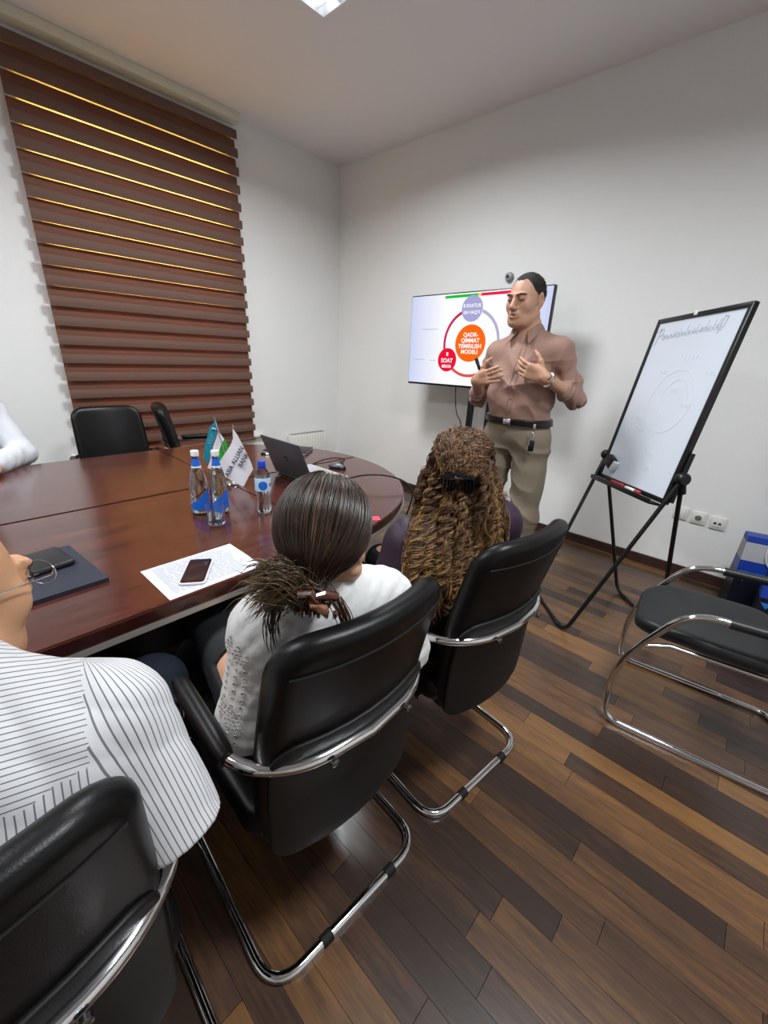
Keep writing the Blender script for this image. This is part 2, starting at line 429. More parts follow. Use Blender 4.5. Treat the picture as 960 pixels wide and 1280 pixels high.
def translucent(name, col, front, tr):
    m, nt, b = new_mat(name); L = nt.links.new; out = nt.nodes['Material Output']
    b.inputs['Base Color'].default_value = (*srgb(front), 1); b.inputs['Roughness'].default_value = .75
    t = N(nt, 'ShaderNodeBsdfTranslucent'); t.inputs[0].default_value = (*srgb(col), 1)
    mx = N(nt, 'ShaderNodeMixShader'); mx.inputs[0].default_value = tr; L(b.outputs[0], mx.inputs[1]); L(t.outputs[0], mx.inputs[2]); L(mx.outputs[0], out.inputs[0])
    tc = N(nt, 'ShaderNodeTexCoord'); n = N(nt, 'ShaderNodeTexNoise'); n.inputs['Scale'].default_value = 350; bp = N(nt, 'ShaderNodeBump'); bp.inputs['Strength'].default_value = .2; bp.inputs['Distance'].default_value = .002
    L(tc.outputs['Object'], n.inputs['Vector']); L(n.outputs['Fac'], bp.inputs['Height']); L(bp.outputs[0], b.inputs['Normal'])
    return m
MT['fabric'] = translucent('blind_fabric', '#8a4c2a', '#6d5145', .12)
MT['fabric2'] = translucent('blind_fabric_rear', '#a0552e', '#764c3a', .18)
MT['sheer'] = translucent('blind_sheer', '#ffe0a0', '#8a6a40', .85)

def emis(name, col, st=1.0):
    m, nt, b = new_mat(name); L = nt.links.new
    e = N(nt, 'ShaderNodeEmission'); e.inputs[0].default_value = (*srgb(col), 1); e.inputs[1].default_value = st
    L(e.outputs[0], nt.nodes['Material Output'].inputs[0]); return m

# ------------------------------------------------------------------ the room
XL, YB, ZC = -3.93, 3.445, 3.15
XR, YR = 2.0, -2.9
floor = tag(link('floor', MB().box(((XL+XR)/2, (YB+YR)/2, -.03), (XR-XL, YB-YR, .05)), 'subfloor', smooth=False), 'dark brown laminate floor of narrow strips', kind='structure')
def cam_px(p):
    d = Vector(p)-Vector((0, 0, CAM_H)); z = d.dot(fw)
    if z < .05: return None
    return (480+FPX*d.dot(cr)/z, 640-FPX*d.dot(cu)/z, z)
PW = .075
cand = []
row = 0; y = YR
while y < YB-.01:
    x = XL-random.uniform(0, .5)
    while x < XR:
        ln = random.choice((.45, .6, .75, .9)); x0, x1 = max(x, XL), min(x+ln, XR)
        if x1-x0 > .03: cand.append((x0, x1, y, min(y+PW, YB)))
        x += ln
    y += PW
def score(c):
    ps = [cam_px(p) for p in ((c[0], c[2], 0), (c[1], c[2], 0), (c[1], c[3], 0), (c[0], c[3], 0))]
    if any(p is None for p in ps): return 0
    cx = sum(p[0] for p in ps)/4; cy = sum(p[1] for p in ps)/4
    if not (-40 < cx < 1000 and -40 < cy < 1330): return 0
    if c[1] < -1.3 and c[3] < 1.5: return 0      # under the table
    return abs(sum(ps[i][0]*ps[(i+1) % 4][1]-ps[(i+1) % 4][0]*ps[i][1] for i in range(4)))/2
cand.sort(key=score, reverse=True)
unit = MB(); e = .0012
unit.box((.5, .5, -.003), (1, 1, .012)); um = unit.mesh('plank', False)
for i, (x0, x1, y0, y1) in enumerate(cand[:290]):
    o = link('plank', um, None, floor, loc=(x0+.0007, y0+.0005, 0)); o.scale = (x1-x0-.0014, y1-y0-.001, 1)
um.materials.append(MT['plank'])
rest = MB(); tones = []
for (x0, x1, y0, y1) in cand[290:]:
    rest.box(((x0+x1)/2, (y0+y1)/2, -.003), (x1-x0-.0014, y1-y0-.001, .012)); tones += [random.random()]*8
rm = bpy.data.meshes.new('plank_field'); rm.from_pydata(rest.v, [], rest.f); at = rm.attributes.new('tone', 'FLOAT', 'POINT'); at.data.foreach_set('value', tones)
tag(link('plank_field', rm, 'plankf', floor), kind='stuff')

tag(link('ceiling', MB().box(((XL+XR)/2, (YB+YR)/2, ZC+.05), (XR-XL+.4, YB-YR+.4, .1)), 'ceil', smooth=False), 'plain white painted ceiling', kind='structure')
tag(link('wall_back', MB().box(((XL+XR)/2, YB+.1, ZC/2), (XR-XL+.4, .2, ZC)), 'wall', smooth=False), 'plain off-white wall behind the television', kind='structure')
tag(link('wall_right', MB().box((XR+.1, (YB+YR)/2, ZC/2), (.2, YB-YR, ZC)), 'wall', smooth=False), 'plain off-white side wall', kind='structure')
tag(link('wall_rear', MB().box(((XL+XR)/2, YR-.1, ZC/2), (XR-XL+.4, .2, ZC)), 'wall', smooth=False), 'plain off-white rear wall', kind='structure')
WY0, WY1, WZ0, WZ1 = .83, 2.16, .54, 2.86
wl = MB(); xc = XL-.15
wl.box((xc, (YR+WY0)/2, ZC/2), (.3, WY0-YR, ZC)).box((xc, (WY1+YB)/2, ZC/2), (.3, YB-WY1, ZC))
wl.box((xc, (WY0+WY1)/2, WZ0/2), (.3, WY1-WY0, WZ0)).box((xc, (WY0+WY1)/2, (WZ1+ZC)/2), (.3, WY1-WY0, ZC-WZ1))
tag(link('wall_left', wl, 'wall', smooth=False), 'off-white wall with the blind-covered window', kind='structure')
win = tag(empty('window_1', (XL-.2, (WY0+WY1)/2, WZ0)), 'white framed window behind the brown blind', kind='structure')
fr = MB(); hw, hh = (WY1-WY0)/2, WZ1-WZ0
for yy in (-hw+.03, 0, hw-.03): fr.box((0, yy, hh/2), (.06, .06, hh))
for zz in (.03, hh-.03, hh*.72): fr.box((0, 0, zz), (.058, 2*hw, .06))
link('window_frame', fr, 'white_pl', win, False)
for yy in (-hw/2, hw/2):
    for z0, z1 in ((.06, hh*.72-.03), (hh*.72+.03, hh-.06)):
        link('pane', MB().box((0, yy, (z0+z1)/2), (.006, hw-.06, z1-z0)), 'glass', win, False)
link('window_sill', MB().rbox((.14, .03, -.012), (.21, 2*hw+.36, .03), .006), 'white_pl', win)
for nm, a, b, fx in (('baseboard_back', (XL, YB), (XR, YB), 'y'), ('baseboard_left', (XL, YR), (XL, YB), 'x')):
    o = MB()
    if fx == 'y': o.box(((XL+XR)/2, YB-.008, .035), (XR-XL, .016, .07)).box(((XL+XR)/2, YB-.013, .012), (XR-XL, .026, .024))
    else: o.box((XL+.008, (YR+YB)/2, .035), (.016, YB-YR, .07)).box((XL+.013, (YR+YB)/2, .012), (.026, YB-YR, .024))
    tag(link(nm, o, 'skirting', smooth=False), 'dark brown skirting board', kind='structure')

# ceiling fixtures with their own lamps
def fixture(x, y, label):
    t = empty('ceiling_light', (x, y, ZC), 0, label, 'ceiling light', 'louvred ceiling lights')
    s, d = .6, .06; f = MB()
    for k in (-1, 1):
        f.box((k*(s/2-.008), 0, -d/2), (.016, s, d)); f.box((0, k*(s/2-.008), -d/2), (s-.032, .016, d))
    f.box((0, 0, -.005), (s-.03, s-.03, .008)); link('housing', f, 'fix', t, False)
    for k in range(4): link('lamp_tube', MB().tube([((k-1.5)*.14, -.27, -.03), ((k-1.5)*.14, .27, -.03)], .012, 10), 'tube', t)
    bl = MB(); bl.prism([(-.012, -.034), (.012, -.034), (.003, -d+.004), (-.003, -d+.004)], -.28, .28, lambda a, b, c: (a, c, b)); bm1 = bl.mesh('louvre_blade', False); bm1.materials.append(MT['louvre'])
    for k in range(3): o = link('louvre_blade', bm1, None, t); o.location = ((k-1)*.14, 0, 0)
    cb = MB(); cb.prism([(-.006, -.034), (.006, -.034), (.002, -d+.006), (-.002, -d+.006)], -.28, .28, lambda a, b, c: (c, a, b)); bm2 = cb.mesh('cross_blade', False); bm2.materials.append(MT['louvre'])
    for k in range(7): o = link('cross_blade', bm2, None, t); o.location = (0, (k-3)*.078, 0)
    ld = bpy.data.lights.new('lamp', 'AREA'); ld.shape = 'SQUARE'; ld.size = .54; ld.energy = LIGHT_POWER; ld.color = (.93, .97, 1.0); ld.spread = LIGHT_SPREAD
    lo = bpy.data.objects.new('lamp', ld); COL.objects.link(lo); lo.location = (x, y, ZC-d-.004)
    return t
for (x, y), lb in zip(FIXTURES, ('square louvred ceiling light cut by the top edge above the table', 'square louvred ceiling light above the empty chair', 'square louvred ceiling light near the blind end of the table', 'square louvred ceiling light behind the viewer')):
    fixture(x, y, lb)

# ------------------------------------------------------------------ day-night blind
bl = empty('roller_blind', (XL+.02, 1.5, .5), 0, 'tall dark brown banded roller blind covering the window', 'blind')
BX, PIT, Y0, Y1 = .06, .1255, .745, 2.25
def band(x, z0, z1, bulge, y0, y1):
    m = MB(); n = 6; f0_, b0_ = [], []
    for k in range(n+1):
        t = k/n; z = z0+(z1-z0)*t; xx = x+bulge*math.sin(math.pi*t)
        f0_.append((xx, z))
    poly = f0_+[(p[0]-.0015, p[1]) for p in reversed(f0_)]
    m.prism(poly, y0-1.5, y1-1.5, lambda a, b, c: (a-.02, c, b-.5)); return m
zt = 3.09; k = 0
z = 2.731-PIT*20
zs = [2.731+PIT*j for j in range(-18, 3)]
for j, zb in enumerate(zs):       # zb = height of the slit; front band below it, rear band above it
    if zb < .50: continue
    link('blind_band', band(BX+.02, zb, zb+PIT/2+.001, .004, Y0, Y1), 'fabric', bl)
    link('rear_band', band(BX-.012, zb-PIT/2-.014, zb+.002, .003, Y0+.006, Y1-.006), 'fabric2', bl)
link('blind_band', band(BX+.02, zs[-1]+PIT, 3.145, .004, Y0, Y1), 'fabric', bl)
link('sheer_layer', MB().box((BX-.028-.02, 0, 1.3), (.001, Y1-Y0-.06, 2.5)), 'sheer', bl, False)
link('bottom_bar', MB().rbox((BX+.004-.02, 0, zs[0]-.09-.5 if False else .012), (.03, Y1-Y0, .03), .008), 'fabric', bl)
link('cassette', MB().rbox((.055, 0, 2.62), (.11, Y1-Y0+.03, .062), .01), 'cassette', bl)

# ------------------------------------------------------------------ radiator under the wall by the corner
rad = empty('radiator', (XL+.01, 2.92, .1), 0, 'white panel radiator with a slotted top beside the corner', 'radiator')
link('panel', MB().rbox((.05, 0, .2), (.1, .5, .4), .012), 'radiator', rad)
for k in range(12): link('top_slot', MB().box((.05, -.22+k*.04, .401), (.075, .02, .004)), 'socket_hole', rad, False)
for k in range(12): link('rib', MB().rbox((.102, -.22+k*.04, .2), (.01, .022, .36), .004), 'radiator', rad)

# ------------------------------------------------------------------ conference table
TX, HWD, TZ = -1.945, .905, .75
tb = empty('conference_table', (TX, .2, 0), 0, 'long glossy mahogany conference table with a rounded end', 'table')
YE0, EB, YT0 = .95, .91, -1.9
def tloc(m, nm, mt, sm=False): return link(nm, m.xf(lambda p: p-Vector((TX, .2, 0))), mt, tb, sm)
def top_piece(poly):
    m = MB(); m.prism(poly, TZ-.04, TZ); return m
gp = .005
def bev(m):
    me = m.mesh('tabletop', False); bm = bmesh.new(); bm.from_mesh(me)
    ed = [e_ for e_ in bm.edges if all(abs(v.co.z-TZ) < 1e-4 for v in e_.verts)]
    bmesh.ops.bevel(bm, geom=ed, offset=.004, segments=2, affect='EDGES'); bm.to_mesh(me); bm.free()
    for v in me.vertices: v.co -= Vector((TX, .2, 0))
    return me
for sgn in (1, -1):
    a, b = TX+sgn*gp, TX+sgn*HWD
    p = [(a, YT0), (b, YT0), (b, YE0-.001), (a, YE0-.001)]
    link('tabletop', bev(top_piece(p if sgn > 0 else p[::-1])), 'table', tb, False)
    arc = [(TX+sgn*(gp+(HWD-gp)*math.cos(q)), YE0+.001+EB*math.sin(q)) for q in np.linspace(0, math.pi/2, 25)]
    p = [(a, YE0+.001)]+arc
    link('tabletop', bev(top_piece(p if sgn > 0 else p[::-1])), 'table', tb, False)
# edge apron: aluminium strip just below the top, following the outline
def outline(off):
    o = [(TX+HWD-off, YT0+off)]+[(TX+(HWD-off)*math.cos(q), YE0+(EB-off)*math.sin(q)) for q in np.linspace(0, math.pi, 49)]+[(TX-HWD+off, YT0+off)]
    return o
def skirt(off, th, z0, z1):
    A, B = outline(off), outline(off+th); m = MB(); n = len(A)
    vs = [(x, y, z) for z in (z0, z1) for L_ in (A, B) for x, y in L_]; fs = []
    for i in range(n):
        j = (i+1) % n
        fs += [(i, j, 2*n+j, 2*n+i), (n+j, n+i, 3*n+i, 3*n+j), (2*n+i, 2*n+j, 3*n+j, 3*n+i), (j, i, n+i, n+j)]
    return m.add(vs, fs)
tloc(skirt(-.006, .024, TZ-.056, TZ-.0402), 'edge_trim', 'trim', True)
tloc(skirt(-.0015, .004, TZ-.040, TZ-.005), 'edge_band', 'table_edge', True)
for sgn in (1, -1):
    tloc(MB().rbox((TX+sgn*.62, -.35, .555), (.03, 2.5, .29), .003), 'modesty_panel', 'panel')
for yy in (-1.4, .9):
    tloc(MB().rbox((TX, yy, .35), (1.2, .05, .7), .005), 'support_panel', 'panel')
for sgn in (1, -1):
    tloc(MB().rbox((TX+sgn*.55, -.3, .03), (.06, 2.6, .06), .01), 'foot_rail', 'table_edge')

# ------------------------------------------------------------------ cantilever conference chairs (forward = +Y, origin on the floor)
def make_chair(label, group='black leather conference chairs'):
    t = empty('conference_chair', (0, 0, 0), 0, label, 'chair', group)
    w, z0, zb = .245, .0135, .665
    half = [(0, -.265, z0), (-w, -.265, z0), (-w, .30, z0), (-w-.004, .30, .12), (-w-.006, .085, zb), (-w-.004, -.19, zb+.01), (-w*.62, -.275, zb+.012), (0, -.292, zb+.012)]
    rr = [0, .085, .085, .05, .06, .10, .12, 0]
    hp = fillet(half, rr, 8); full = hp+[Vector((-p.x, p.y, p.z)) for p in reversed(hp[:-1])]
    link('frame', MB().tube(full, .0125, 14, cap=False), 'chrome', t)
    link('cross_tube', MB().tube([(-w, .20, .405), (w, .20, .405)], .011, 12), 'chrome', t)
    link('cross_tube', MB().tube([(-w+.03, -.12, .405), (w-.03, -.12, .405)], .011, 12), 'chrome', t)
    for s in (-1, 1):
        link('seat_bracket', MB().tube([(s*w, .205, .40), (s*(w-.05), .15, .415), (s*(w-.06), -.14, .415)], .009, 10), 'chrome', t)
        link('arm_pad', MB().tube([(s*(w+.005), y, zb+.012+.006*math.sin((y+.17)*6)) for y in np.linspace(-.165, .085, 12)], [.016]+[.0205]*10+[.016], 14), 'leather', t)
        link('glide', MB().tube([(s*.11, -.265, z0), (s*.11+.03, -.265, z0)], .0145, 12), 'rubber', t)
        link('bolt', MB().lathe([(.0085, -.004), (.0085, .003), (.004, .005)], (s*.1, -.303, zb+.012), 12, (0, -1, 0)), 'bolt', t)
    def seatf(x, y, q):
        f = y/.24; zz = .455 - .018*(x/.23)**2*0 + q - .02*max(0, f)**3 + .012*(abs(x)/.23)**2
        return (x, y+.025, zz)
    link('seat', MB().cushion(.465, .48, .07, .075, .03, seatf), 'leather', t)
    def backf(x, v, q):
        z = .68+v; u = (z-.38)/.6
        wd = 1.0-.10*max(0, u-.45)**1.2-.06*max(0, .35-u)
        yb = -.228-.135*max(0, u-.30)**1.25 - .02*max(0, .3-u)*-1
        bow = .045*(x/.22)**2
        return (x*wd, yb+bow+q, z)
    link('backrest', MB().cushion(.425, .60, .075, .055, .026, lambda x, v, q: backf(x, v, q)), 'leather', t)
    sh = MB().cushion(.405, .35, .05, .012, .005, lambda x, v, q: backf(x, v-.125, q-.031)); link('back_shell', sh, 'shell', t)
    link('seam', MB().tube([backf(x, .235, -.0285) for x in np.linspace(-.19, .19, 15)], .0022, 6), 'shell', t)
    return t
ch = make_chair('black conference chair holding the woman in the white blouse')
def put(o, x, y, rz): o.location = (x, y, 0); o.rotation_euler = (0, 0, math.radians(rz)); return o
put(ch, -.715, .487, 86)
for x, y, rz, lb in ((-.685, -.130, 88, 'black conference chair under the man in the striped shirt, nearest the viewer'),
                     (-.665, 1.06, 83, 'black conference chair holding the woman with curly hair'),
                     (-3.02, .80, -93, 'empty black conference chair facing the table before the blind'),
                     (-3.20, 1.42, -22, 'empty black conference chair turned sideways behind the small flags'),
                     (-3.16, .06, -90, 'black conference chair under the person in the white shirt at the far side')):
    c = copy_tree(ch); put(c, x, y, rz); c['label'] = lb

# ------------------------------------------------------------------ visitor chair at the right
g = empty('visitor_chair', (.095, 1.91, 0), math.radians(97), 'empty low chrome visitor chair with a dark grey seat at the right edge', 'chair')
w = .235
half = [(0, -.30, .0125), (-w, -.30, .0125), (-w, .30, .0125), (-w, .31, .30), (-w, .14, .60), (-w, -.16, .615), (-w+.03, -.27, .63), (0, -.285, .64)]
hp = fillet(half, [0, .07, .07, .22, .09, .08, .1, 0], 8); full = hp+[Vector((-p.x, p.y, p.z)) for p in reversed(hp[:-1])]
link('frame', MB().tube(full, .0125, 14, cap=False), 'chrome', g)
for s in (-1, 1):
    link('arm_pad', MB().tube([(s*w, y, .602+.01*(.1-y)/.3) for y in np.linspace(.03, -.23, 10)], .0175, 12), 'leather_grey', g)
    link('seat_bracket', MB().tube([(s*w, .235, .41), (s*(w-.03), .16, .425), (s*(w-.04), -.18, .425)], .009, 10), 'chrome', g)
link('seat', MB().cushion(.44, .47, .10, .06, .028, lambda x, y, q: (x*(1-.12*max(0, y/.235)), y+.055, .455+q+.014*(abs(x)/.22)**2-.02*max(0, y/.23)**3)), 'leather_grey', g)
link('backrest', MB().cushion(.44, .42, .08, .05, .024, lambda x, v, q: (x, -.235-.06*(v+.2)+.04*(x/.22)**2+q, .72+v)), 'leather_grey', g)

# ------------------------------------------------------------------ television on its stand
tv = empty('television', (-1.905, 3.05, 1.165), 0, 'wide flat television on a black stand showing a slide of circles', 'television')
tv.rotation_euler = (0, math.radians(-.9), 0)
TW, TH = 1.235, .712
link('casing', MB().rbox((0, .025, TH/2), (TW, .045, TH), .006), 'blackp', tv)
link('back_cover', MB().rbox((0, .065, TH/2-.05), (TW*.7, .05, TH*.6), .02), 'blackp', tv)
m_, nt_, b_ = new_mat('slide_glow'); e_ = N(nt_, 'ShaderNodeEmission'); nt_.links.new(e_.outputs[0], nt_.nodes['Material Output'].inputs[0])
tc_ = N(nt_, 'ShaderNodeTexCoord'); sp_ = N(nt_, 'ShaderNodeSeparateXYZ'); nt_.links.new(tc_.outputs['Object'], sp_.inputs[0]); rp_ = N(nt_, 'ShaderNodeValToRGB')
ab_ = N(nt_, 'ShaderNodeMath', operation='ABSOLUTE'); nt_.links.new(sp_.outputs[0], ab_.inputs[0]); nt_.links.new(ab_.outputs[0], rp_.inputs[0]); nt_.links.new(rp_.outputs[0], e_.inputs[0])
rp_.color_ramp.elements[0].position = .25; rp_.color_ramp.elements[0].color = (1, 1, 1, 1); rp_.color_ramp.elements[1].position = .62; rp_.color_ramp.elements[1].color = (*srgb('#c9d2f4'), 1); e_.inputs[1].default_value = 1.0
scr = link('screen', MB().box((0, .0012, TH/2+.004), (TW-.014, .002, TH-.026)), m_, tv, False)
def slide(nm, poly, col, lev=1):
    y = .0002-.0005*lev; m = MB(); m.prism(poly, y, y+.0003, lambda a, b, c: (a, c, b)); return link(nm, m, emis('slide_'+nm+col[1:], col, 1.0), scr, False)
def disc(cx, cz, r, n=40, r2=None): return [(cx+r*math.cos(2*math.pi*k/n), cz+(r2 or r)*math.sin(2*math.pi*k/n)) for k in range(n)]
def arc(cx, cz, r, a0, a1, th, n=30):
    q = np.radians(np.linspace(a0, a1, n)); return [(cx+(r+th/2)*math.cos(a), cz+(r+th/2)*math.sin(a)) for a in q]+[(cx+(r-th/2)*math.cos(a), cz+(r-th/2)*math.sin(a)) for a in q[::-1]]
def sx(x): return x+1.905
def sz(z): return z-1.165
OC = (sx(-1.903), sz(1.505))
RR = .245
slide('title_bar', [(sx(-2.175), .672), (sx(-1.875), .674), (sx(-1.875), .694), (sx(-2.175), .692)], '#0fc23c')
slide('title_mark', [(sx(-1.875), .674), (sx(-1.845), .674), (sx(-1.845), .694), (sx(-1.875), .694)], '#f0d060')
slide('title_bar', [(sx(-1.845), .674), (sx(-1.45), .676), (sx(-1.45), .696), (sx(-1.845), .694)], '#ee1f4e')
slide('ring', arc(*OC, RR, 110, 210, .022), '#c92a5a')
slide('ring', arc(*OC, RR, -20, 70, .022), '#b3b4cf')
slide('ring', arc(*OC, RR, 225, 320, .022), '#e0524a')
slide('circle', disc(*OC, .138), '#fc6a12', 2)
slide('circle', disc(sx(-1.914), sz(1.755), .094), '#aaa9d8', 2)
slide('circle', disc(sx(-2.11), sz(1.376), .092), '#ee1438', 2)
slide('circle', disc(sx(-1.66), sz(1.376), .092), '#d64a40', 2)
white = emis('slide_white', '#ffffff', 1.0); grey = emis('slide_grey', '#a3a8b8', 1.0)
def stext(t, x, z, s, m=white, b=.0012): place_text('slide_text', t, s, (x, -.0016, z), (1, 0, 0), (0, 0, 1), m, scr, b)
for t_, dz in (('QADR-', .062), ('QIMMAT', .02), ('YEMIRILISH', -.022), ('MODELI', -.064)): stext(t_, OC[0], OC[1]+dz, .043)
stext('8 SOATLIK', sx(-1.914), sz(1.775), .034, b=.0008); stext('ISH VAQTI', sx(-1.914), sz(1.727), .032, b=.0008)
stext('8', sx(-2.11), sz(1.42), .04); stext('SOAT', sx(-2.11), sz(1.37), .046); stext('BEKOR', sx(-2.11), sz(1.325), .03)
for (x0, z0_, w_) in ((-2.39, 1.61, .16), (-2.47, 1.37, .13), (-2.47, 1.342, .03), (-2.29, 1.365, .07)):
    for k in range(int(w_/.016)): slide('small_print', [(sx(x0)+k*.016, sz(z0_)), (sx(x0)+k*.016+.011, sz(z0_)), (sx(x0)+k*.016+.011, sz(z0_)+.007), (sx(x0)+k*.016, sz(z0_)+.007)], '#b4bacb')
st = empty('television_stand', (-1.81, 3.13, 0), 0, 'black two-post mobile stand carrying the television', 'stand')
for s in (-1, 1):
    link('post', MB().rbox((s*.088, .03, .80), (.045, .04, 1.5), .004), 'blackm', st)
    link('foot', MB().rbox((s*.32, -.03, .075), (.06, .55, .035), .006), 'blackm', st)
    for yy in (-.26, .2): link('caster', MB().lathe([(.0, -.012), (.026, -.012), (.028, 0), (.026, .012), (0, .012)], (s*.32, yy, .029), 14, (1, 0, 0), cap=False), 'rubber', st)
link('cross_beam', MB().rbox((0, .03, .085), (.70, .05, .04), .004), 'blackm', st)
link('mount_plate', MB().rbox((-.05, .018, 1.5), (.5, .015, .42), .004), 'blackm', st)
wire = tag(link('television_cable', MB().tube(spline([(-2.03, 3.10, 1.19), (-2.02, 3.09, 1.1), (-1.985, 3.085, .95), (-1.93, 3.09, .85), (-1.9, 3.10, .55), (-1.92, 3.09, .35), (-1.95, 3.12, .07)]), .004, 8), 'rubber'), 'thin black cable hanging below the television', 'cable')
cm = empty('wall_sensor', (-1.85, YB, 2.02), 0, 'small round grey sensor on the wall above the television', 'sensor')
link('body', MB().lathe([(.034, 0), (.034, .02), (.028, .034), (.012, .04)], (0, 0, 0), 24, (0, -1, 0)), mat('sensor_grey', '#8d8f92', .4), cm)
link('lens', MB().lathe([(.012, .038), (.011, .043), (.003, .045)], (0, 0, 0), 16, (0, -1, 0)), 'blackp', cm)

# ------------------------------------------------------------------ flip-chart easel
ea = empty('whiteboard_easel', (-.45, 2.5, 0), 0, 'white flipchart board tilted on a black tubular easel', 'easel')
bc = Vector((-.42, 2.575, 1.215)); A_, T_, RO = -.802, .176, .056
bn = Vector((math.sin(A_), -math.cos(A_), 0)); bri = Vector((math.cos(A_), math.sin(A_), 0)); bup = Vector((0, 0, 1))*math.cos(T_)-bn*math.sin(T_)
br = bri*math.cos(RO)+bup*math.sin(RO); bu = -bri*math.sin(RO)+bup*math.cos(RO); bN = br.cross(bu)
if bN.dot(bn) < 0: bN = -bN
E0 = Vector((-.45, 2.5, 0))
def bp_(x, y, z=0): return bc+br*x+bu*y+bN*z-E0
BR = Matrix((br, bu, bN)).transposed()
BW, BH = .60, .90
link('board', MB().box(bp_(0, 0, 0), (BW-.02, BH-.02, .012), BR), 'board', ea, False)
fm = MB()
for s in (-1, 1):
    fm.rbox(bp_(s*(BW/2-.011), 0, 0), (.024, BH, .026), .004, 2, BR); fm.rbox(bp_(0, s*(BH/2-.011), 0), (BW, .024, .026), .004, 2, BR)
link('board_frame', fm, 'blackp', ea)
link('clip', MB().rbox(bp_(-.02, BH/2-.004, .012), (.02, .022, .012), .003, 2, BR), 'white_pl', ea)
tr_ = MB().rbox(bp_(0, -BH/2-.012, .035), (BW-.05, .012, .07), .004, 2, BR).rbox(bp_(0, -BH/2-.002, .068), (BW-.05, .02, .006), .002, 2, BR); link('pen_tray', tr_, 'blackp', ea)
KV = -.315
kn = [bp_(s*(BW/2+.022), KV, -.005) for s in (-1, 1)]
for s, kp in zip((-1, 1), kn):
    link('hinge_knob', MB().lathe([(.0, -.02), (.026, -.02), (.03, -.012), (.03, .014), (.024, .022), (0, .022)], kp, 18, br, cap=False), 'blackp', ea)
    link('side_rail', MB().tube([bp_(s*(BW/2+.008), KV-.12, -.012), bp_(s*(BW/2+.008), KV+.12, -.012)], .011, 10), 'blackm', ea)
    link('hinge_arm', MB().tube([kp, kp+Vector((0, 0, -.07))-bn*.02], .016, 10), 'blackp', ea)
def Vw(x, y, z): return Vector((x, y, z))-E0
fl, fr_ = Vw(-.80, 2.392, .011), Vw(-.507, 2.105, .011); rl, rr_ = Vw(-.425, 2.82, .011), Vw(-.13, 2.53, .011)
link('front_leg_frame', MB().tube(fillet([kn[0], fl, fr_, kn[1]], .07, 8), .0105, 12), 'blackm', ea)
link('rear_leg_frame', MB().tube(fillet([kn[0]-br*0, rl, rr_, kn[1]], .07, 8), .0105, 12), 'blackm', ea)
for p in (fl.lerp(fr_, .2), fl.lerp(fr_, .8), rl.lerp(rr_, .2), rl.lerp(rr_, .8)):
    d = (fr_-fl).normalized(); link('glide', MB().tube([p-d*.02, p+d*.02], .0125, 10), 'rubber', ea)
def stroke(pts, r, mt_='ink'): return link('marker_line', MB().tube([bp_(x, y, .0065) for x, y in pts], r, 5), mt_, ea)
# cursive heading across the top
xh = -.215; hq = random.Random(5)
while xh < .15:      # joined handwritten letters, each a short looping stroke
    lw = hq.uniform(.016, .03); bz = .338+.05*(xh+.24); tall = hq.random() < .2
    pts = [(xh, bz), (xh+lw*.3, bz+hq.uniform(.018, .028)*(1.7 if tall else 1)), (xh+lw*.15, bz+hq.uniform(.004, .012)), (xh+lw*.6, bz-hq.uniform(.0, .006)), (xh+lw*.7, bz+hq.uniform(.012, .024)), (xh+lw, bz+hq.uniform(-.002, .006))]
    stroke([(p.x, p.y) for p in spline([(u, v, 0) for u, v in pts], 5)], .0010); xh += lw*.93
stroke([(-.255, .31), (-.245, .39), (-.225, .395), (-.215, .37), (-.24, .352)], .0018); stroke([(.16, .335), (.17, .41), (.19, .405), (.185, .37), (.17, .345)], .0018); stroke([(-.268, .375), (-.25, .40), (-.235, .38)], .0014)
th = np.linspace(0, 2*math.pi, 40)
stroke([(.04+.15*math.cos(a), .02+.155*math.sin(a)) for a in th], .0007, 'ink2'); stroke([(.06+.085*math.cos(a), .04+.09*math.sin(a)) for a in th[:30]], .0007, 'ink2')
for (x0, y0_, w_) in ((-.12, .17, .06), (.0, .235, .12), (-.17, -.07, .05), (-.12, -.13, .06), (-.05, -.19, .07), (.02, -.24, .06), (-.22, -.15, .05), (.02, .08, .05), (.13, .01, .06), (.2, .16, .06), (.06, -.31, .05)):
    stroke([(x0+w_*k/24, y0_+.011*math.sin(k*1.25)+.004*math.sin(k*.6)) for k in range(25)], .0011, 'ink2')
er = empty('board_eraser', bc+br*-.195+bu*-.348+bN*.006, 0, 'black and grey eraser stuck to the lower left of the whiteboard', 'eraser')
er.rotation_euler = BR.to_euler()
RZ = Matrix.Rotation(math.radians(-24), 3, 'Z')
link('grip', MB().rbox((-.012, .006, .02), (.075, .062, .036), .008, 2, RZ), 'blackp', er); link('felt_pad', MB().rbox((.034, -.0145, .018), (.024, .060, .034), .004, 2, RZ), 'felt', er)
for k, (x, c_) in enumerate(((-.06, 'red'), (.08, 'whiteglow'))):
    mk = empty('marker', bc+br*x+bu*(-BH/2+.008)+bN*.035, 0, ('red marker lying in the pen tray of the whiteboard', 'white marker lying in the pen tray of the whiteboard')[k], 'marker'); mk.rotation_euler = BR.to_euler()
    link('barrel', MB().lathe([(.007, -.06), (.009, -.055), (.009, .03), (.006, .04)], (0, 0, 0), 14, (1, 0, 0)), c_, mk); link('cap', MB().lathe([(.0098, .025), (.0098, .06), (.006, .064)], (0, 0, 0), 14, (1, 0, 0)), 'red', mk)

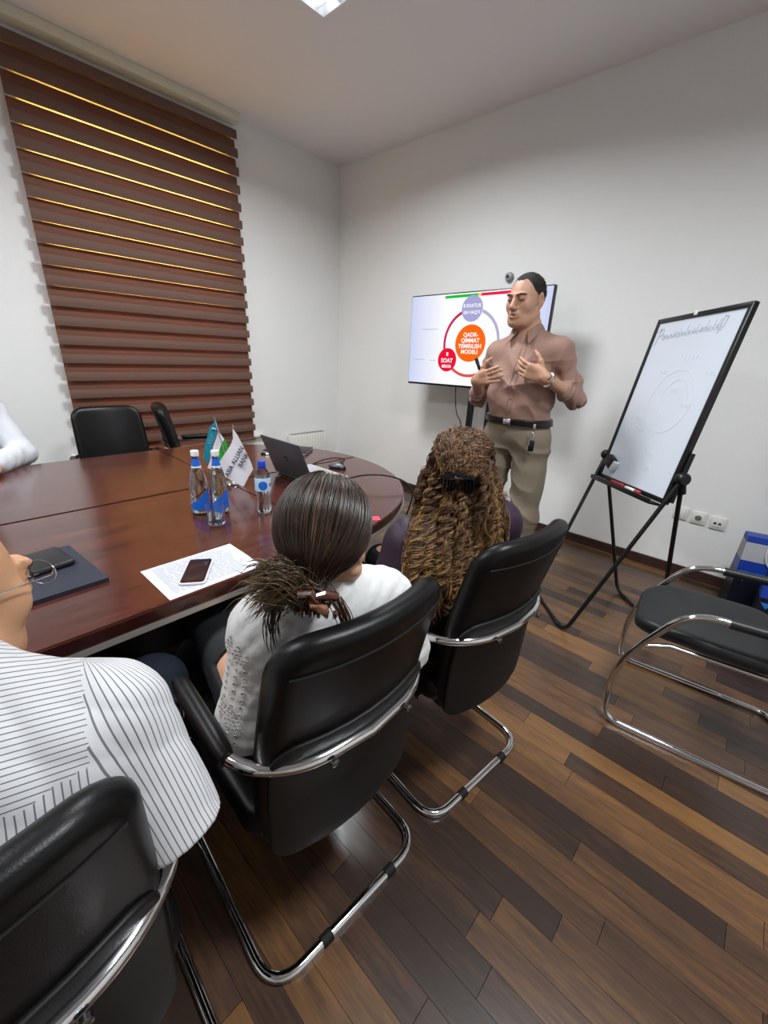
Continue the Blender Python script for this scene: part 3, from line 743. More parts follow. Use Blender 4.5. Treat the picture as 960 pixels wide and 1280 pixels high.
# ------------------------------------------------------------------ sockets
for k, (x, z, kind, lb) in enumerate(((-.277, .449, 0, 'white blank wall plate half behind the easel leg'), (-.172, .444, 1, 'white round-pin wall socket, middle of the three plates'), (-.063, .438, 2, 'white twin data outlet, nearest the blue gift bag'))):
    so = empty('wall_socket', (x, YB, z), 0, lb, 'socket', 'wall sockets behind the easel')
    link('plate', MB().rbox((0, -.006, 0), (.085, .012, .085), .004), 'white_pl', so)
    link('insert', MB().rbox((0, -.0135, 0), (.056, .004, .056), .002), 'white_pl', so)
    if kind == 1:
        link('recess', MB().lathe([(.02, .0), (.018, .003)], (0, -.0145, 0), 20, (0, -1, 0)), 'socket_hole', so)
        for s in (-1, 1): link('pin_hole', MB().lathe([(.004, 0), (.003, .003)], (s*.009, -.0165, 0), 8, (0, -1, 0)), 'hole', so)
    if kind == 2:
        for s in (-1, 1): link('port', MB().box((s*.013, -.0165, 0), (.014, .003, .012)), 'hole', so)

# ------------------------------------------------------------------ gift bags
def bag(x, y, rz, w, d, h, label, panels):
    t = empty('gift_bag', (x, y, 0), math.radians(rz), label, 'bag', 'blue gift bags')
    def lay(nm, z0, z1, mt_, gr=0.0):
        f0, f1 = 1-.0*z0/h, 1; m = MB()
        a0, a1 = (d/2)*(1-.55*(z0/h)), (d/2)*(1-.55*(z1/h))
        vs = [(-w/2-gr, -a0-gr, z0), (w/2+gr, -a0-gr, z0), (w/2+gr, a0+gr, z0), (-w/2-gr, a0+gr, z0), (-w/2-gr, -a1-gr, z1), (w/2+gr, -a1-gr, z1), (w/2+gr, a1+gr, z1), (-w/2-gr, a1+gr, z1)]
        m.add(vs, [(0, 1, 5, 4), (1, 2, 6, 5), (2, 3, 7, 6), (3, 0, 4, 7), (3, 2, 1, 0), (4, 5, 6, 7)]); return link(nm, m, mt_, t, False)
    for nm, a, b, mt_ in panels: lay(nm, a*h, b*h, mt_)
    dd = d/2*(1-.55*.9)
    for s in (-1, 1): link('handle', MB().tube(spline([(-.05, s*(dd+.004), h*.9), (-.05, s*(dd+.02), h*.80), (-.02, s*(dd+.025), h*.70), (.02, s*(dd+.025), h*.70), (.05, s*(dd+.02), h*.80), (.05, s*(dd+.004), h*.9)]), .003, 8), 'white_pl', t)
    # jagged light-blue peaks printed on the front
    pk = MB()
    for i in range(5):
        x0 = -w/2+.01+i*(w-.02)/5; wd = (w-.02)/5; zb_ = h*.60; hgt = h*random.uniform(.05, .13)
        for s in (-1, 1):
            yy = lambda z: s*((d/2)*(1-.55*z/h)+.0015)
            pk.add([(x0, yy(zb_), zb_), (x0+wd, yy(zb_), zb_), (x0+wd*.55, yy(zb_-hgt), zb_-hgt)], [(0, 1, 2)])
    link('printed_peaks', pk, 'bag_lb', t, False)
    return t
bag(.235, 3.12, 12, .30, .20, .52, 'blue and navy gift bag with a white cord handle by the wall', (('body', 0, .58, 'bag_d'), ('blue_band', .58, .72, 'bag_b'), ('white_band', .72, .93, 'bag_w'), ('top_band', .93, 1., 'bag_b')))
bag(.36, 2.86, 4, .28, .16, .42, 'dark navy gift bag standing in front of the other bag', (('body', 0, .66, 'bag_d'), ('blue_band', .66, .9, 'bag_b'), ('top_band', .9, 1., 'bag_d')))
# ------------------------------------------------------------------ things on the table
def quad_thing(name, pts, z, th, m, label, cat, r=.004):
    """flat slab over four corner points (counter-clockwise)"""
    c = sum((Vector((*p, 0)) for p in pts), Vector())/len(pts); mb = MB(); mb.prism([(p[0]-c.x, p[1]-c.y) for p in pts], 0, th)
    o = link(name, mb, m, None, False, (c.x, c.y, z)); return tag(o, label, cat)
fo = quad_thing('folder', [(-1.56, -.02), (-1.255, -.02), (-1.265, .241), (-1.575, .212)], TZ, .012, 'navy', 'dark navy folder lying on the table under the black wallet', 'folder')
Rz = Matrix.Rotation(math.radians(4), 3, 'Z')
wl_ = empty('wallet', (-1.475, .135, TZ+.012), math.radians(8), 'small black zip wallet lying on the navy folder', 'wallet')
link('cover', MB().rbox((0, 0, .009), (.14, .105, .018), .007, 3), 'wallet', wl_); link('zip', MB().tube([(-.06, .0535, .009), (.06, .0535, .009), (.0705, .04, .009), (.0705, -.045, .009)], .0018, 6), 'blackp', wl_); link('zip_puller', MB().rbox((.073, -.046, .009), (.006, .012, .005), .001), 'bolt', wl_)
pp = [(-1.05, .325), (-1.055, .612), (-1.268, .612), (-1.263, .322)]
pa = quad_thing('paper_sheet', pp, TZ, .0006, 'paper', 'white printed paper sheet under the phone on the table', 'paper')
pc = Vector((-1.159, .468, 0))
for k in range(19):
    x0 = -.09+k*.0095
    mb = MB(); y0 = -.12
    while y0 < .115:
        w_ = random.uniform(.012, .035)
        if y0+w_ < .125: mb.box((x0, y0+w_/2, .0010), (.0034, w_, .0004))
        y0 += w_+.005
    link('text_line', mb, 'print', pa, False)
ph = empty('phone', (-1.147, .442, TZ+.0006), math.radians(-35.0), 'pale rimmed smartphone with a dark screen lying on the paper', 'phone')
link('body', MB().cushion(.152, .073, .011, .008, .0035, lambda x, y, t: (x, y, .004+t), inner=(.01, .02)), 'phone_rim', ph)
link('screen', MB().cushion(.144, .066, .009, .0012, .0005, lambda x, y, t: (x, y, .0085+t), inner=(.01, .02)), 'phone_glass', ph)
# glass bottles
def glass_bottle(x, y, label):
    t = empty('water_bottle', (x, y, TZ), 0, label, 'bottle', 'glass water bottles')
    pr = [(.031, 0), (.034, .006), (.0345, .10), (.034, .125), (.028, .16), (.019, .195), (.0135, .215), (.0130, .236), (.0145, .238), (.0145, .245)]
    ins = [(r-.002, z) for r, z in reversed(pr)]; ins[-1] = (.028, .006)
    m = MB().lathe(pr+ins, n=28, cap=False); m.lathe([(.0, 0), (.031, 0)], n=28, cap=False); m.lathe([(.028, .006), (.0, .006)], n=28, cap=False); link('glass_body', m, 'glass', t)
    link('water', MB().lathe([(.0275, .0065), (.0318, .012), (.0318, .12), (.0262, .155), (.021, .18)], n=24), 'water', t)
    # lower label with a slanted upper edge, and the neck label
    n = 28; vs = []; fs = []
    for k in range(n+1):
        a = math.radians(-130+260*k/n)-1.0; up_ = .075+.03*math.sin(a+.4)
        for z in (.022, up_): vs.append((.0351*math.cos(a), .0351*math.sin(a), z))
    for k in range(n): fs.append((2*k, 2*k+2, 2*k+3, 2*k+1))
    link('label', MB().add(vs, fs), 'bluel', t)
    link('neck_label', MB().lathe([(.0178, .200), (.0140, .2165), (.0136, .230)], n=20, cap=False), 'bluel', t)
    link('neck_stripe', MB().lathe([(.0194, .194), (.0180, .1995)], n=20, cap=False), 'capw', t)
    link('cap', MB().lathe([(.0155, .240), (.0158, .256), (.0145, .260), (.004, .261)], n=24), 'capw', t)
glass_bottle(-1.615, .672, 'glass water bottle with white cap, left one of the pair'); glass_bottle(-1.575, .735, 'glass water bottle with white cap, right one of the pair behind the tumbler')
tm = empty('tumbler', (-1.467, .665, TZ), 0, 'clear glass tumbler upside-free standing before the two glass bottles', 'glass'); tm['label'] = 'empty clear glass tumbler standing before the two glass bottles'
link('glass_body', MB().lathe([(.0, 0), (.027, 0), (.03, .004), (.036, .088), (.0345, .088), (.028, .012), (.0, .012)], n=32, cap=False), 'glass', tm)
link('base_ring', MB().lathe([(.026, .001), (.0305, .002), (.0305, .012), (.026, .013)], n=32, cap=False), 'glass', tm)
pb = empty('plastic_bottle', (-1.462, .872, TZ), .6, 'small clear plastic water bottle with a blue screw cap', 'bottle')
pr = [(.0, .002), (.024, 0), (.030, .008), (.031, .03), (.029, .045), (.031, .06), (.0265, .078), (.031, .095), (.0318, .10), (.0318, .15), (.030, .158), (.022, .178), (.0135, .19), (.0125, .198)]
link('bottle_body', MB().lathe(pr, n=32, cap=False), 'pet', pb)
link('water', MB().lathe([(r*.94, z+.002) for r, z in pr[1:10]], n=28), 'water', pb)
link('label', MB().lathe([(.0322, .098), (.0325, .101), (.0325, .149), (.0316, .153)], n=32, cap=False), 'bluelight', pb)
for a, rr_, mt_ in ((-1.15, .019, 'bluel'), (-.05, .008, 'red')):
    em_ = MB(); LR_ = .0331
    for i_ in range(4):
        v = [(LR_*math.cos(a+rr_*f_*q_/LR_), LR_*math.sin(a+rr_*f_*q_/LR_), .123+rr_*f_*w_) for f_ in (i_/4, (i_+1)/4) for q_, w_ in [(math.cos(t_), math.sin(t_)) for t_ in np.linspace(0, 2*math.pi, 21)[:-1]]]
        em_.add(v, [(k, (k+1) % 20, 20+(k+1) % 20, 20+k) for k in range(20)])
    link('label_emblem', em_, mt_, pb)
link('cap', MB().lathe([(.0155, .196), (.0155, .216), (.014, .219), (.003, .2195)], n=28), 'capb', pb); link('neck_ring', MB().lathe([(.0165, .189), (.0165, .194)], n=24), 'capb', pb)

# flags on a small stand
hx = Vector((math.cos(YAW), math.sin(YAW), 0)); hn = Vector((math.sin(YAW), -math.cos(YAW), 0))
fs_ = empty('flag_stand', (-1.90, .965, TZ), 0, 'small chrome desk flag stand behind the glass bottles', 'flag stand')
link('base', MB().lathe([(.0, 0), (.038, 0), (.04, .004), (.034, .012), (.014, .02), (.009, .035), (0, .036)], n=28, cap=False), 'chrome', fs_)
F0 = Vector((-1.90, .965, TZ))
pole_u = [Vector((0, 0, .03)), hx*-.065+hn*-.01+Vector((0, 0, .312))]; pole_w = [Vector((0, 0, .03)), hx*.035+hn*.03+Vector((0, 0, .288))]
for p in (pole_u, pole_w):
    link('pole', MB().tube(p, .0028, 10), 'chrome', fs_); link('finial', MB().lathe([(.001, -.004), (.005, 0), (.005, .006), (.001, .016)], p[1], 12), 'bolt', fs_)
def cloth(poly, base, amp, ph_, off=0.):
    """drooping flag: polygon in (right, up) metres, triangulated finely, with vertical ripples and thickness"""
    me = bpy.data.meshes.new('cloth'); bm = bmesh.new(); vs = [bm.verts.new((x, z, 0)) for x, z in poly]; bm.faces.new(vs)
    bmesh.ops.triangulate(bm, faces=bm.faces); bmesh.ops.subdivide_edges(bm, edges=bm.edges, cuts=5, use_grid_fill=True)
    bmesh.ops.solidify(bm, geom=bm.faces[:], thickness=.0016)
    for v in bm.verts:
        x, z, t = v.co; v.co = base+hx*x+Vector((0, 0, z))+hn*(off+t+amp*math.sin(x*55+z*18+ph_))
    bm.to_mesh(me); bm.free(); me.shade_smooth(); me.set_sharp_from_angle(angle=.7); return me
tipw = pole_w[1]-Vector((0, 0, .004))
wf = tag(link('bank_flag', cloth([(0, 0), (-.004, -.05), (-.02, -.085), (-.052, -.13), (-.084, -.172), (-.078, -.215), (-.068, -.235), (-.02, -.262), (.030, -.288), (.055, -.24), (.085, -.195), (.078, -.165), (.045, -.085), (.02, -.03)], tipw, .0035, 0, .006), 'flag_w', None, True, F0), 'white desk flag lettered in dark blue hanging from its pole', 'flag')
dv = Vector((math.cos(math.radians(59)), math.sin(math.radians(59)))); pv = Vector((-dv.y, dv.x))
def ftext(t_, s_, x, z):
    return place_text('lettering', t_, s_, tipw+hx*x+Vector((0, 0, z))+hn*.0125, hx*dv.x+Vector((0, 0, dv.y)), hx*pv.x+Vector((0, 0, pv.y)), 'flag_txt', wf, .0005)
ftext('ASIA ALLIAN', .031, -.003, -.160); ftext('BANK', .031, .043, -.150)
tipu = pole_u[1]-Vector((0, 0, .006))
uf = tag(empty('striped_flag', F0), 'teal, white and green striped desk flag hanging from its pole', 'flag')
link('teal_stripe', cloth([(0, 0), (-.03, -.03), (-.06, -.12), (-.078, -.18), (-.062, -.215), (-.045, -.20), (-.02, -.12), (.012, -.05)], tipu, .003, 1), 'flag_t', uf)
link('white_stripe', cloth([(.012, -.05), (-.02, -.12), (-.045, -.20), (-.062, -.235), (-.035, -.245), (-.01, -.18), (.02, -.11), (.038, -.085)], tipu, .003, 1), 'flag_w', uf)
link('green_stripe', cloth([(.038, -.085), (.02, -.11), (-.01, -.18), (.005, -.215), (.03, -.20), (.055, -.13), (.052, -.11)], tipu, .003, 1), 'flag_g', uf)
link('red_edging', MB().tube([tipu+hx*a+Vector((0, 0, b))+hn*.006 for a, b in ((.012, -.05), (-.02, -.12), (-.045, -.20))], .0012, 5), 'red', uf)
link('crescent', MB().tube([tipu+hx*(-.008+.012*math.cos(q))+Vector((0, 0, -.045+.012*math.sin(q)))+hn*.006 for q in np.linspace(.2, 2.6, 9)], [.0005, .0018, .0026, .003, .003, .003, .0026, .0018, .0005], 5), 'flag_w', uf)
for a, b in ((-.022, -.07), (-.028, -.08), (-.016, -.08), (-.034, -.092), (-.022, -.092), (-.03, -.105), (-.04, -.105), (-.02, -.062)):
    link('star', MB().lathe([(.002, 0), (.001, .001)], tipu+hx*a+Vector((0, 0, b))+hn*.006, 5, hn), 'flag_w', uf)

# laptop
lp = empty('laptop', (-1.758, 1.236, TZ), math.radians(0), 'open grey laptop with its lid back towards the viewer', 'laptop')
bs = link('base', MB().rbox((0, .122, .009), (.335, .235, .016), .005, 2), 'lapbase', lp)
keym = MB().rbox((0, 0, 0), (.0155, .0155, .003), .001, 1).mesh('key', False); keym.materials.append(MT['key'])
for r_ in range(5):
    for c_ in range(14):
        o = link('key', keym, None, bs); o.location = (-.124+c_*.019, .04+r_*.019, .0178)
link('touchpad', MB().rbox((0, .185, .0172), (.105, .065, .001), .0004, 1), 'trim', bs)
lid = MB().rbox((0, 0, .112), (.335, .008, .224), .003, 2); ang = math.radians(22)
Rl = Matrix.Rotation(ang, 3, 'X')
lid.xf(lambda p: Rl @ p + Vector((0, 0, .016))); ld_ = link('lid', lid, 'lap', lp)
link('display', MB().box((0, .0045, .115), (.315, .001, .195)).xf(lambda p: Rl @ p+Vector((0, 0, .016))), 'phone_glass', ld_)
em = MB().lathe([(.017, 0), (.0165, .0005)], (0, -.0041, .118), 28, (0, -1, 0)).xf(lambda p: Rl @ p+Vector((0, 0, .016))); eo = link('emblem', em, 'emblem', ld_)
link('hinge', MB().tube([(-.13, 0, .014), (.13, 0, .014)], .007, 10), 'blackp', lp)
place_text('emblem_letters', 'hp', .026, Rl @ Vector((0, -.0048, .119))+Vector((0, 0, .016)), (1, 0, 0), Rl @ Vector((0, 0, 1)), 'lap', ld_, .0004)
us = empty('usb_stick', (-1.572, 1.285, TZ), math.radians(20), 'small red usb stick plugged into the side of the laptop', 'usb stick')
link('body', MB().rbox((0.005, 0, .01), (.035, .016, .008), .002), 'pink', us); link('plug', MB().box((-.016, 0, .01), (.012, .012, .005)), 'bolt', us)
mo = empty('computer_mouse', (-1.80, 1.575, TZ), math.radians(-60), 'dark grey computer mouse lying behind the laptop', 'mouse')
ms = SDF().ell((0, 0, .010), (.031, .052, .024)).mesh('shell', .0025, clip=lambda X, Y, Z: -Z+.001); link('shell', ms, 'lap', mo)
link('side_skirt', MB().lathe([(.031, .0), (.033, .008), (.031, .013)], n=28).xf(lambda p: Vector((p.x, p.y*1.62, p.z))), 'blackp', mo); link('wheel', MB().lathe([(.0, -.003), (.008, -.003), (.008, .003), (0, .003)], (0, .03, .028), 14, (1, 0, 0), cap=False), 'rubber', mo)
tag(link('mouse_cable', MB().tube(spline([(-1.845, 1.545, TZ+.012), (-1.88, 1.60, TZ+.003), (-1.90, 1.70, TZ+.003), (-1.94, 1.755, TZ+.003), (-2.0, 1.72, TZ+.003), (-2.0, 1.62, TZ+.003), (-1.96, 1.52, TZ+.003), (-1.93, 1.44, TZ+.008)]), .0022, 7), 'rubber'), 'thin looped mouse cable behind the laptop', 'cable')
nb = empty('notebook', (-2.33, 1.60, TZ), math.radians(38), 'closed black notebook lying beyond the laptop lid', 'notebook')
link('pages', MB().box((0, 0, .008), (.28, .19, .012)), 'paper', nb, False); link('cover', MB().rbox((0, 0, .0155), (.29, .2, .003), .001), 'wallet', nb); link('cover', MB().rbox((0, 0, .0015), (.29, .2, .003), .001), 'wallet', nb)
pn = empty('pen', (-2.33, 1.425, TZ+.006), math.radians(35), 'short silver and black pen lying by the laptop lid', 'pen')
link('barrel', MB().lathe([(.003, -.035), (.006, -.03), (.006, .0)], (0, 0, 0), 12, (1, 0, 0)), 'blackp', pn); link('cap', MB().lathe([(.0066, 0), (.0066, .035), (.004, .038)], (0, 0, 0), 12, (1, 0, 0)), 'chrome', pn)
tag(link('power_cable', MB().tube(spline([(-1.60, 1.44, TZ+.008), (-1.53, 1.42, TZ+.03), (-1.46, 1.46, TZ+.055), (-1.38, 1.53, TZ+.06), (-1.30, 1.585, TZ+.04), (-1.255, 1.61, TZ-.01), (-1.255, 1.60, .66), (-1.30, 1.58, .5), (-1.37, 1.58, .36), (-1.42, 1.60, .2), (-1.44, 1.66, .06), (-1.46, 1.78, .006), (-1.6, 2.1, .006), (-1.75, 2.7, .006)], 8), .0042, 8), 'rubber'), 'black power cable arching off the table end to the floor', 'cable')
pk_ = empty('pink_patch', (-1.105, 1.165, TZ), math.radians(55), 'small flat pink patch at the table end by the dark haired head', 'note')  # thin flat pink rectangle on the tabletop near its rounded end
link('sheet', MB().prism([(-.03, -.022), (.03, -.022), (.03, .022), (-.03, .022)], .0005, .0012), 'pink', pk_, False)
# ------------------------------------------------------------------ people
def V3(*a): return np.array(a, float)
def un(v): v = np.array(v, float); return v/np.linalg.norm(v)
def axes(f, up=(0, 0, 1)):
    f = un(f); r = un(np.cross(f, up)); u = np.cross(r, f); return r, f, u      # right, forward, up
MT.update(
    skinA=mat('skin_warm', '#b38870', .5, var=.06, vscale=25), skinB=mat('skin_fair', '#c8987c', .5, var=.06, vscale=25), skinD=mat('skin_tan', '#b78a68', .48, var=.08, vscale=25, bump=.05, bscale=300),
    lips=mat('lips', '#8a5748', .7, spec=.2), brow=mat('dark_hair_short', '#1b1512', .7), eyelash=mat('dark_lashes', '#1d1411', .6),
    hairA=mat('short_black_hair', '#1f1a18', .6, bump=.6, bscale=500),
    shirtA=mat('brown_shirt', '#8d6d60', .75, bump=.25, bscale=22, sheen=.1), shirtAd=mat('brown_shirt_collar', '#876a5e', .75, bump=.1, bscale=60),
    trouA=mat('khaki_trousers', '#7d7161', .8, bump=.3, bscale=16), belt=mat('black_belt', '#17110f', .35), shoe=mat('black_shoe', '#0d0d0d', .3),
    blouse=mat('white_blouse', '#cfcfcd', .75, bump=.35, bscale=30), blackcloth=mat('black_trousers', '#101114', .75, bump=.2, bscale=25),
    purple=mat('purple_jacket', '#261428', .6, bump=.2, bscale=25), whitesh=mat('white_shirt', '#c6c8ce', .7, bump=.3, bscale=22),
    navytr=mat('navy_trousers', '#1b2231', .8, bump=.2, bscale=25), clipb=mat('black_clip', '#0b0b0c', .25), clipt=mat('tortoise_clip', '#4a2617', .18, coat=.5), clipm=mat('clip_metal', '#7d543b', .6, metal=.2),
    lens=mat('lens_glass', '#f4f4f4', .02, trans=1., ior=1.15), steel=mat('steel', '#c8c8cb', .18, metal=1.), button=mat('shirt_button', '#6d5144', .4))
def hair_mat(name, rough=.38):
    m, nt, b = new_mat(name); a = N(nt, 'ShaderNodeVertexColor', layer_name='tint'); nt.links.new(a.outputs[0], b.inputs['Base Color']); b.inputs['Roughness'].default_value = rough; return m
MT['hair'] = hair_mat('hair_strands')

def head(S, c, f, up=(0, 0, 1), s=1.0):
    r, f, u = axes(f, up); R = np.array([r, f, u]); c = np.array(c, float)
    def P(x, y, z): return c+s*(r*x+f*y+u*z)
    def E(x, y, z, a, b_, d, k=.02, op='+'): S.ell(P(x, y, z), (a*s, b_*s, d*s), R, k*s, op)
    E(0, -.018, .032, .077, .096, .090, .01); E(0, .028, -.03, .064, .066, .088, .03); E(0, .044, -.082, .050, .046, .036, .03); E(0, .078, -.100, .020, .018, .016, .02)
    for q in (-1, 1):
        E(q*.046, .052, -.022, .022, .03, .03, .02)                       # cheek
        S.cap(P(q*.058, -.005, -.06), P(q*.030, .06, -.098), .02*s, .016*s, .025*s)   # jaw line
        E(q*.032, .108, .012, .020, .017, .015, .012, '-')                 # socket
        E(q*.031, .080, .010, .0165, .0155, .0125, .006)                   # closed lid
        S.cap(P(q*.012, .097, .028), P(q*.045, .084, .030), .0085*s, .008*s, .012*s)  # brow ridge
        E(q*.077, -.014, -.004, .010, .021, .033, .008); E(q*.084, -.008, -.002, .008, .011, .018, .005, '-'); E(q*.076, -.004, -.034, .007, .010, .010, .006)
        E(q*.012, .104, -.033, .010, .011, .009, .008)                     # nostril wing
    S.cap(P(0, .094, .018), P(0, .117, -.026), .0085*s, .0125*s, .012*s)
    E(0, .094, -.062, .027, .012, .018, .012)
    S.cap(P(-.020, .094, -.056), P(.020, .094, -.056), .0065*s, .0065*s, .004*s); S.cap(P(-.016, .093, -.070), P(.016, .093, -.070), .0075*s, .0075*s, .004*s)
    E(0, .110, -.0632, .021, .014, .0025, .003, '-')
    return P, R
def face_parts(person, P, R, o3, s, rim=True):
    r, f, u = [Vector(v) for v in R]
    def L(x, y, z): return Vector(P(x, y, z))-o3
    for q in (-1, 1):
        link('eyebrow', MB().tube([L(q*.012, .1045, .024), L(q*.030, .1005, .0290), L(q*.046, .0905, .0285), L(q*.055, .079, .023)], [.002*s, .0034*s, .003*s, .0012*s], 8), 'brow', person)
        link('eyelashes', MB().tube([L(q*.017, .0925, .005), L(q*.024, .0962, .0025), L(q*.033, .0965, .0015), L(q*.041, .0925, .0025), L(q*.047, .085, .006)], [.0011*s, .0019*s, .002*s, .0019*s, .001*s], 6), 'eyelash', person)
    link('lips', MB().tube([L(-.021, .0955, -.0585), L(-.009, .1005, -.0545), L(0, .101, -.0565), L(.009, .1005, -.0545), L(.021, .0955, -.0585)], [.0015, .0030, .0032, .0030, .0015], 8).tube([L(-.018, .0955, -.067), L(0, .1005, -.0705), L(.018, .0955, -.067)], [.0015, .0042, .0015], 8), 'lips', person)
    link('mouth_line', MB().tube([L(-.021, .0965, -.0625), L(-.008, .1025, -.0622), L(.008, .1025, -.0622), L(.021, .0965, -.0625)], [.0008, .0019, .0019, .0008], 6), 'eyelash', person)

def hand(S, w, f, up, palm, s=1.0, curl=(.5, .5, .5, .5), k=.006, thumb=(.6, .6), spread=.0):
    """w wrist, f finger direction, up = thumb side, palm = direction the palm faces"""
    f = un(f); up = un(up-np.dot(up, f)*f); n = un(palm-np.dot(palm, f)*f-np.dot(palm, up)*up)
    def P(a, b, c): return w+s*(f*a+up*b+n*c)
    S.cap(P(-.02, 0, 0), P(.015, 0, 0), .026*s, .024*s, .015, (n, .75))
    for b in (-.028, -.010, .010, .027): S.cap(P(.012, b*.75, 0), P(.082, b, 0), .0155*s, .0125*s, .012)
    S.cap(P(.02, .02, .008), P(.055, .028, .012), .016*s, .013*s, .012)
    L = ((.026, (.034, .021, .019)), (.010, (.041, .026, .021)), (-.010, (.038, .024, .020)), (-.028, (.029, .018, .017)))
    for i, (b, seg) in enumerate(L):
        p = P(.084, b, 0); a = .15; sp = spread*(1.5-i)*.5
        for j, (ln, rad) in enumerate(zip(seg, (.0098, .0088, .0076))):
            a += curl[i]*(.55, .9, .6)[j]; d = f*math.cos(a)+n*math.sin(a)+up*sp; q = p+un(d)*ln*s
            S.cap(p, q, rad*s, rad*.9*s, k*.55); p = q
    p = P(.022, .026, .010); d = un(f*.62+up*.75+n*.3*thumb[0])
    for j, (ln, rad) in enumerate(zip((.040, .032, .026), (.0135, .0112, .0095))):
        q = p+d*ln*s; S.cap(p, q, rad*s, rad*.9*s, .007); p = q; d = un(d+f*.35*thumb[1]+n*.25*thumb[1]-up*.15)

def torso(S, J, g=0., b=1., d=1., belly=0.):
    l = un(np.array(J['shL'])-J['shR']); u = un(np.array(J['neck'])-J['pelvis']); f = un(np.cross(l, u)); f = f if f@np.array(J['fwd']) > 0 else -f; l = np.cross(u, f)
    R = np.array([l, f, u]); pe, ne = np.array(J['pelvis'], float), np.array(J['neck'], float); H = np.linalg.norm(ne-pe)
    wa = pe+(ne-pe)*.36; che = pe+(ne-pe)*.70
    if 'chest' in J: che = np.array(J['chest'], float)
    S.ell(pe, (.165*b+g, .115*d+g, .13+g), R, .05); S.ell(wa, (.150*b+g, .108*d+g, .16+g), R, .08); S.ell(che, (.160*b+g, .112*d+g, .17+g), R, .08)
    if belly: S.ell(wa+f*belly, (.145*b+g, .10*d+g, .14+g), R, .08)
    sl, sr = np.array(J['shL'], float), np.array(J['shR'], float); mid = (sl+sr)/2
    S.cap(sl+(mid-sl)*.12, sr+(mid-sr)*.12, .060+g, .060+g, .05); S.cap(ne+u*.01, sl+(mid-sl)*.3, .048+g*.6, .052+g, .05); S.cap(ne+u*.01, sr+(mid-sr)*.3, .048+g*.6, .052+g, .05)
    return R
def arm(S, a, b, c, r=(.052, .043, .038, .029), g=0., k=.03, upto=2.):
    a, b, c = [np.array(v, float) for v in (a, b, c)]
    S.cap(a, b, r[0]+g, r[1]+g, k)
    if upto > 1:
        t = upto-1; e = b+(c-b)*t; S.cap(b, e, r[1]*.97+g, r[1]*.97+(r[3]-r[1]*.97)*t+g, k*.8)
def leg(S, h, kn_, an, r=(.088, .062, .058, .042), g=0., k=.04):
    S.cap(h, kn_, r[0]+g, r[1]+g, k); S.cap(kn_, an, r[2]+g, r[3]+g, k)
def foot(S, an, f, g=0.):
    an = np.array(an, float); f = un([f[0], f[1], 0]); b = np.array([an[0], an[1], .045])
    S.cap(b-f*.04, b+f*.06+V3(0, 0, -.004), .04+g, .038+g, .02); S.cap(b+f*.06+V3(0, 0, -.004), b+f*.16+V3(0, 0, -.012), .038+g, .028+g, .02); S.cap(b+V3(0, 0, .0), an+V3(0, 0, .02), .036+g, .038+g, .02)
def folds(amp, k=38., seed=0):
    q = np.random.default_rng(seed); ks = q.normal(size=(5, 3)); ks = ks/np.linalg.norm(ks, axis=1, keepdims=True)*k*q.uniform(.5, 1.3, (5, 1)); ph_ = q.uniform(0, 6, 5); wv = q.normal(size=(5, 3))*9
    def fn(P):
        o = 0
        for i in range(5):
            w_ = np.sin(P@wv[i]+ph_[i]*2); s_ = np.sin(P@ks[i]+2.2*w_+ph_[i]); o = o+np.abs(s_)**.7*np.clip(w_+.3, 0, 1)
        return (o-.8)*-amp*.6
    return fn
def finish(person_o, me, name, m):  # world-space mesh -> child
    o3 = person_o.location; co = np.empty(len(me.vertices)*3, np.float32); me.vertices.foreach_get('co', co); co = co.reshape(-1, 3)-np.array(o3, np.float32); me.vertices.foreach_set('co', co.ravel()); me.update()
    return link(name, me, m, person_o)
def person(S, vox, base, m, label):
    me = S.mesh('person', vox); co = np.empty(len(me.vertices)*3, np.float32); me.vertices.foreach_get('co', co); co = co.reshape(-1, 3)-np.array(base, np.float32); me.vertices.foreach_set('co', co.ravel()); me.update()
    return tag(link('person', me, m, None, True, base), label, 'person')
def ring_around(p, d, r, th, flat=1., n=28, tr=8):
    x, y, z = frame_of(Vector(d)); p = Vector(p); return MB().tube([p+(x*math.cos(a)+y*math.sin(a)*flat)*r for a in np.linspace(0, 2*math.pi, n+1)[:-1]], th, tr, closed=True)

# ---- the presenter -------------------------------------------------
A = dict(pelvis=V3(-1.065, 2.32, 1.02), neck=V3(-1.085, 2.325, 1.525), chest=V3(-1.075, 2.325, 1.335), fwd=V3(0, -1, 0),
         shL=V3(-.895, 2.325, 1.452), shR=V3(-1.265, 2.325, 1.425), elL=V3(-.795, 2.37, 1.225), wrL=V3(-.885, 2.135, 1.325), elR=V3(-1.372, 2.36, 1.17), wrR=V3(-1.262, 2.135, 1.285),
         hipL=V3(-.965, 2.32, .96), knL=V3(-.935, 2.31, .52), anL=V3(-.93, 2.33, .09), hipR=V3(-1.165, 2.32, .96), knR=V3(-1.19, 2.31, .52), anR=V3(-1.20, 2.33, .09))
base = (-1.065, 2.32, 0)
fA = un([-.10, -.99, -.12]); hc = V3(-1.118, 2.285, 1.695)
B_ = SDF(); torso(B_, A, -.004, 1.02, 1.0)
for s in 'LR':
    leg(B_, A['hip'+s], A['kn'+s], A['an'+s]); foot(B_, A['an'+s], (0, -1)); arm(B_, A['sh'+s], A['el'+s], A['wr'+s], (.040, .034, .036, .029))
B_.chain([A['neck']+V3(0, .0, -.03), A['neck']+V3(-.01, -.01, .05), hc+V3(0, .01, -.05)], [.064, .058, .058], .03)
PA, RA = head(B_, hc, fA, s=1.06)
hand(B_, A['wrL'], V3(-.90, -.22, .30), V3(.25, -.15, .95), V3(-.25, .95, -.1), 1.05, (.30, .38, .5, .62), spread=.12)
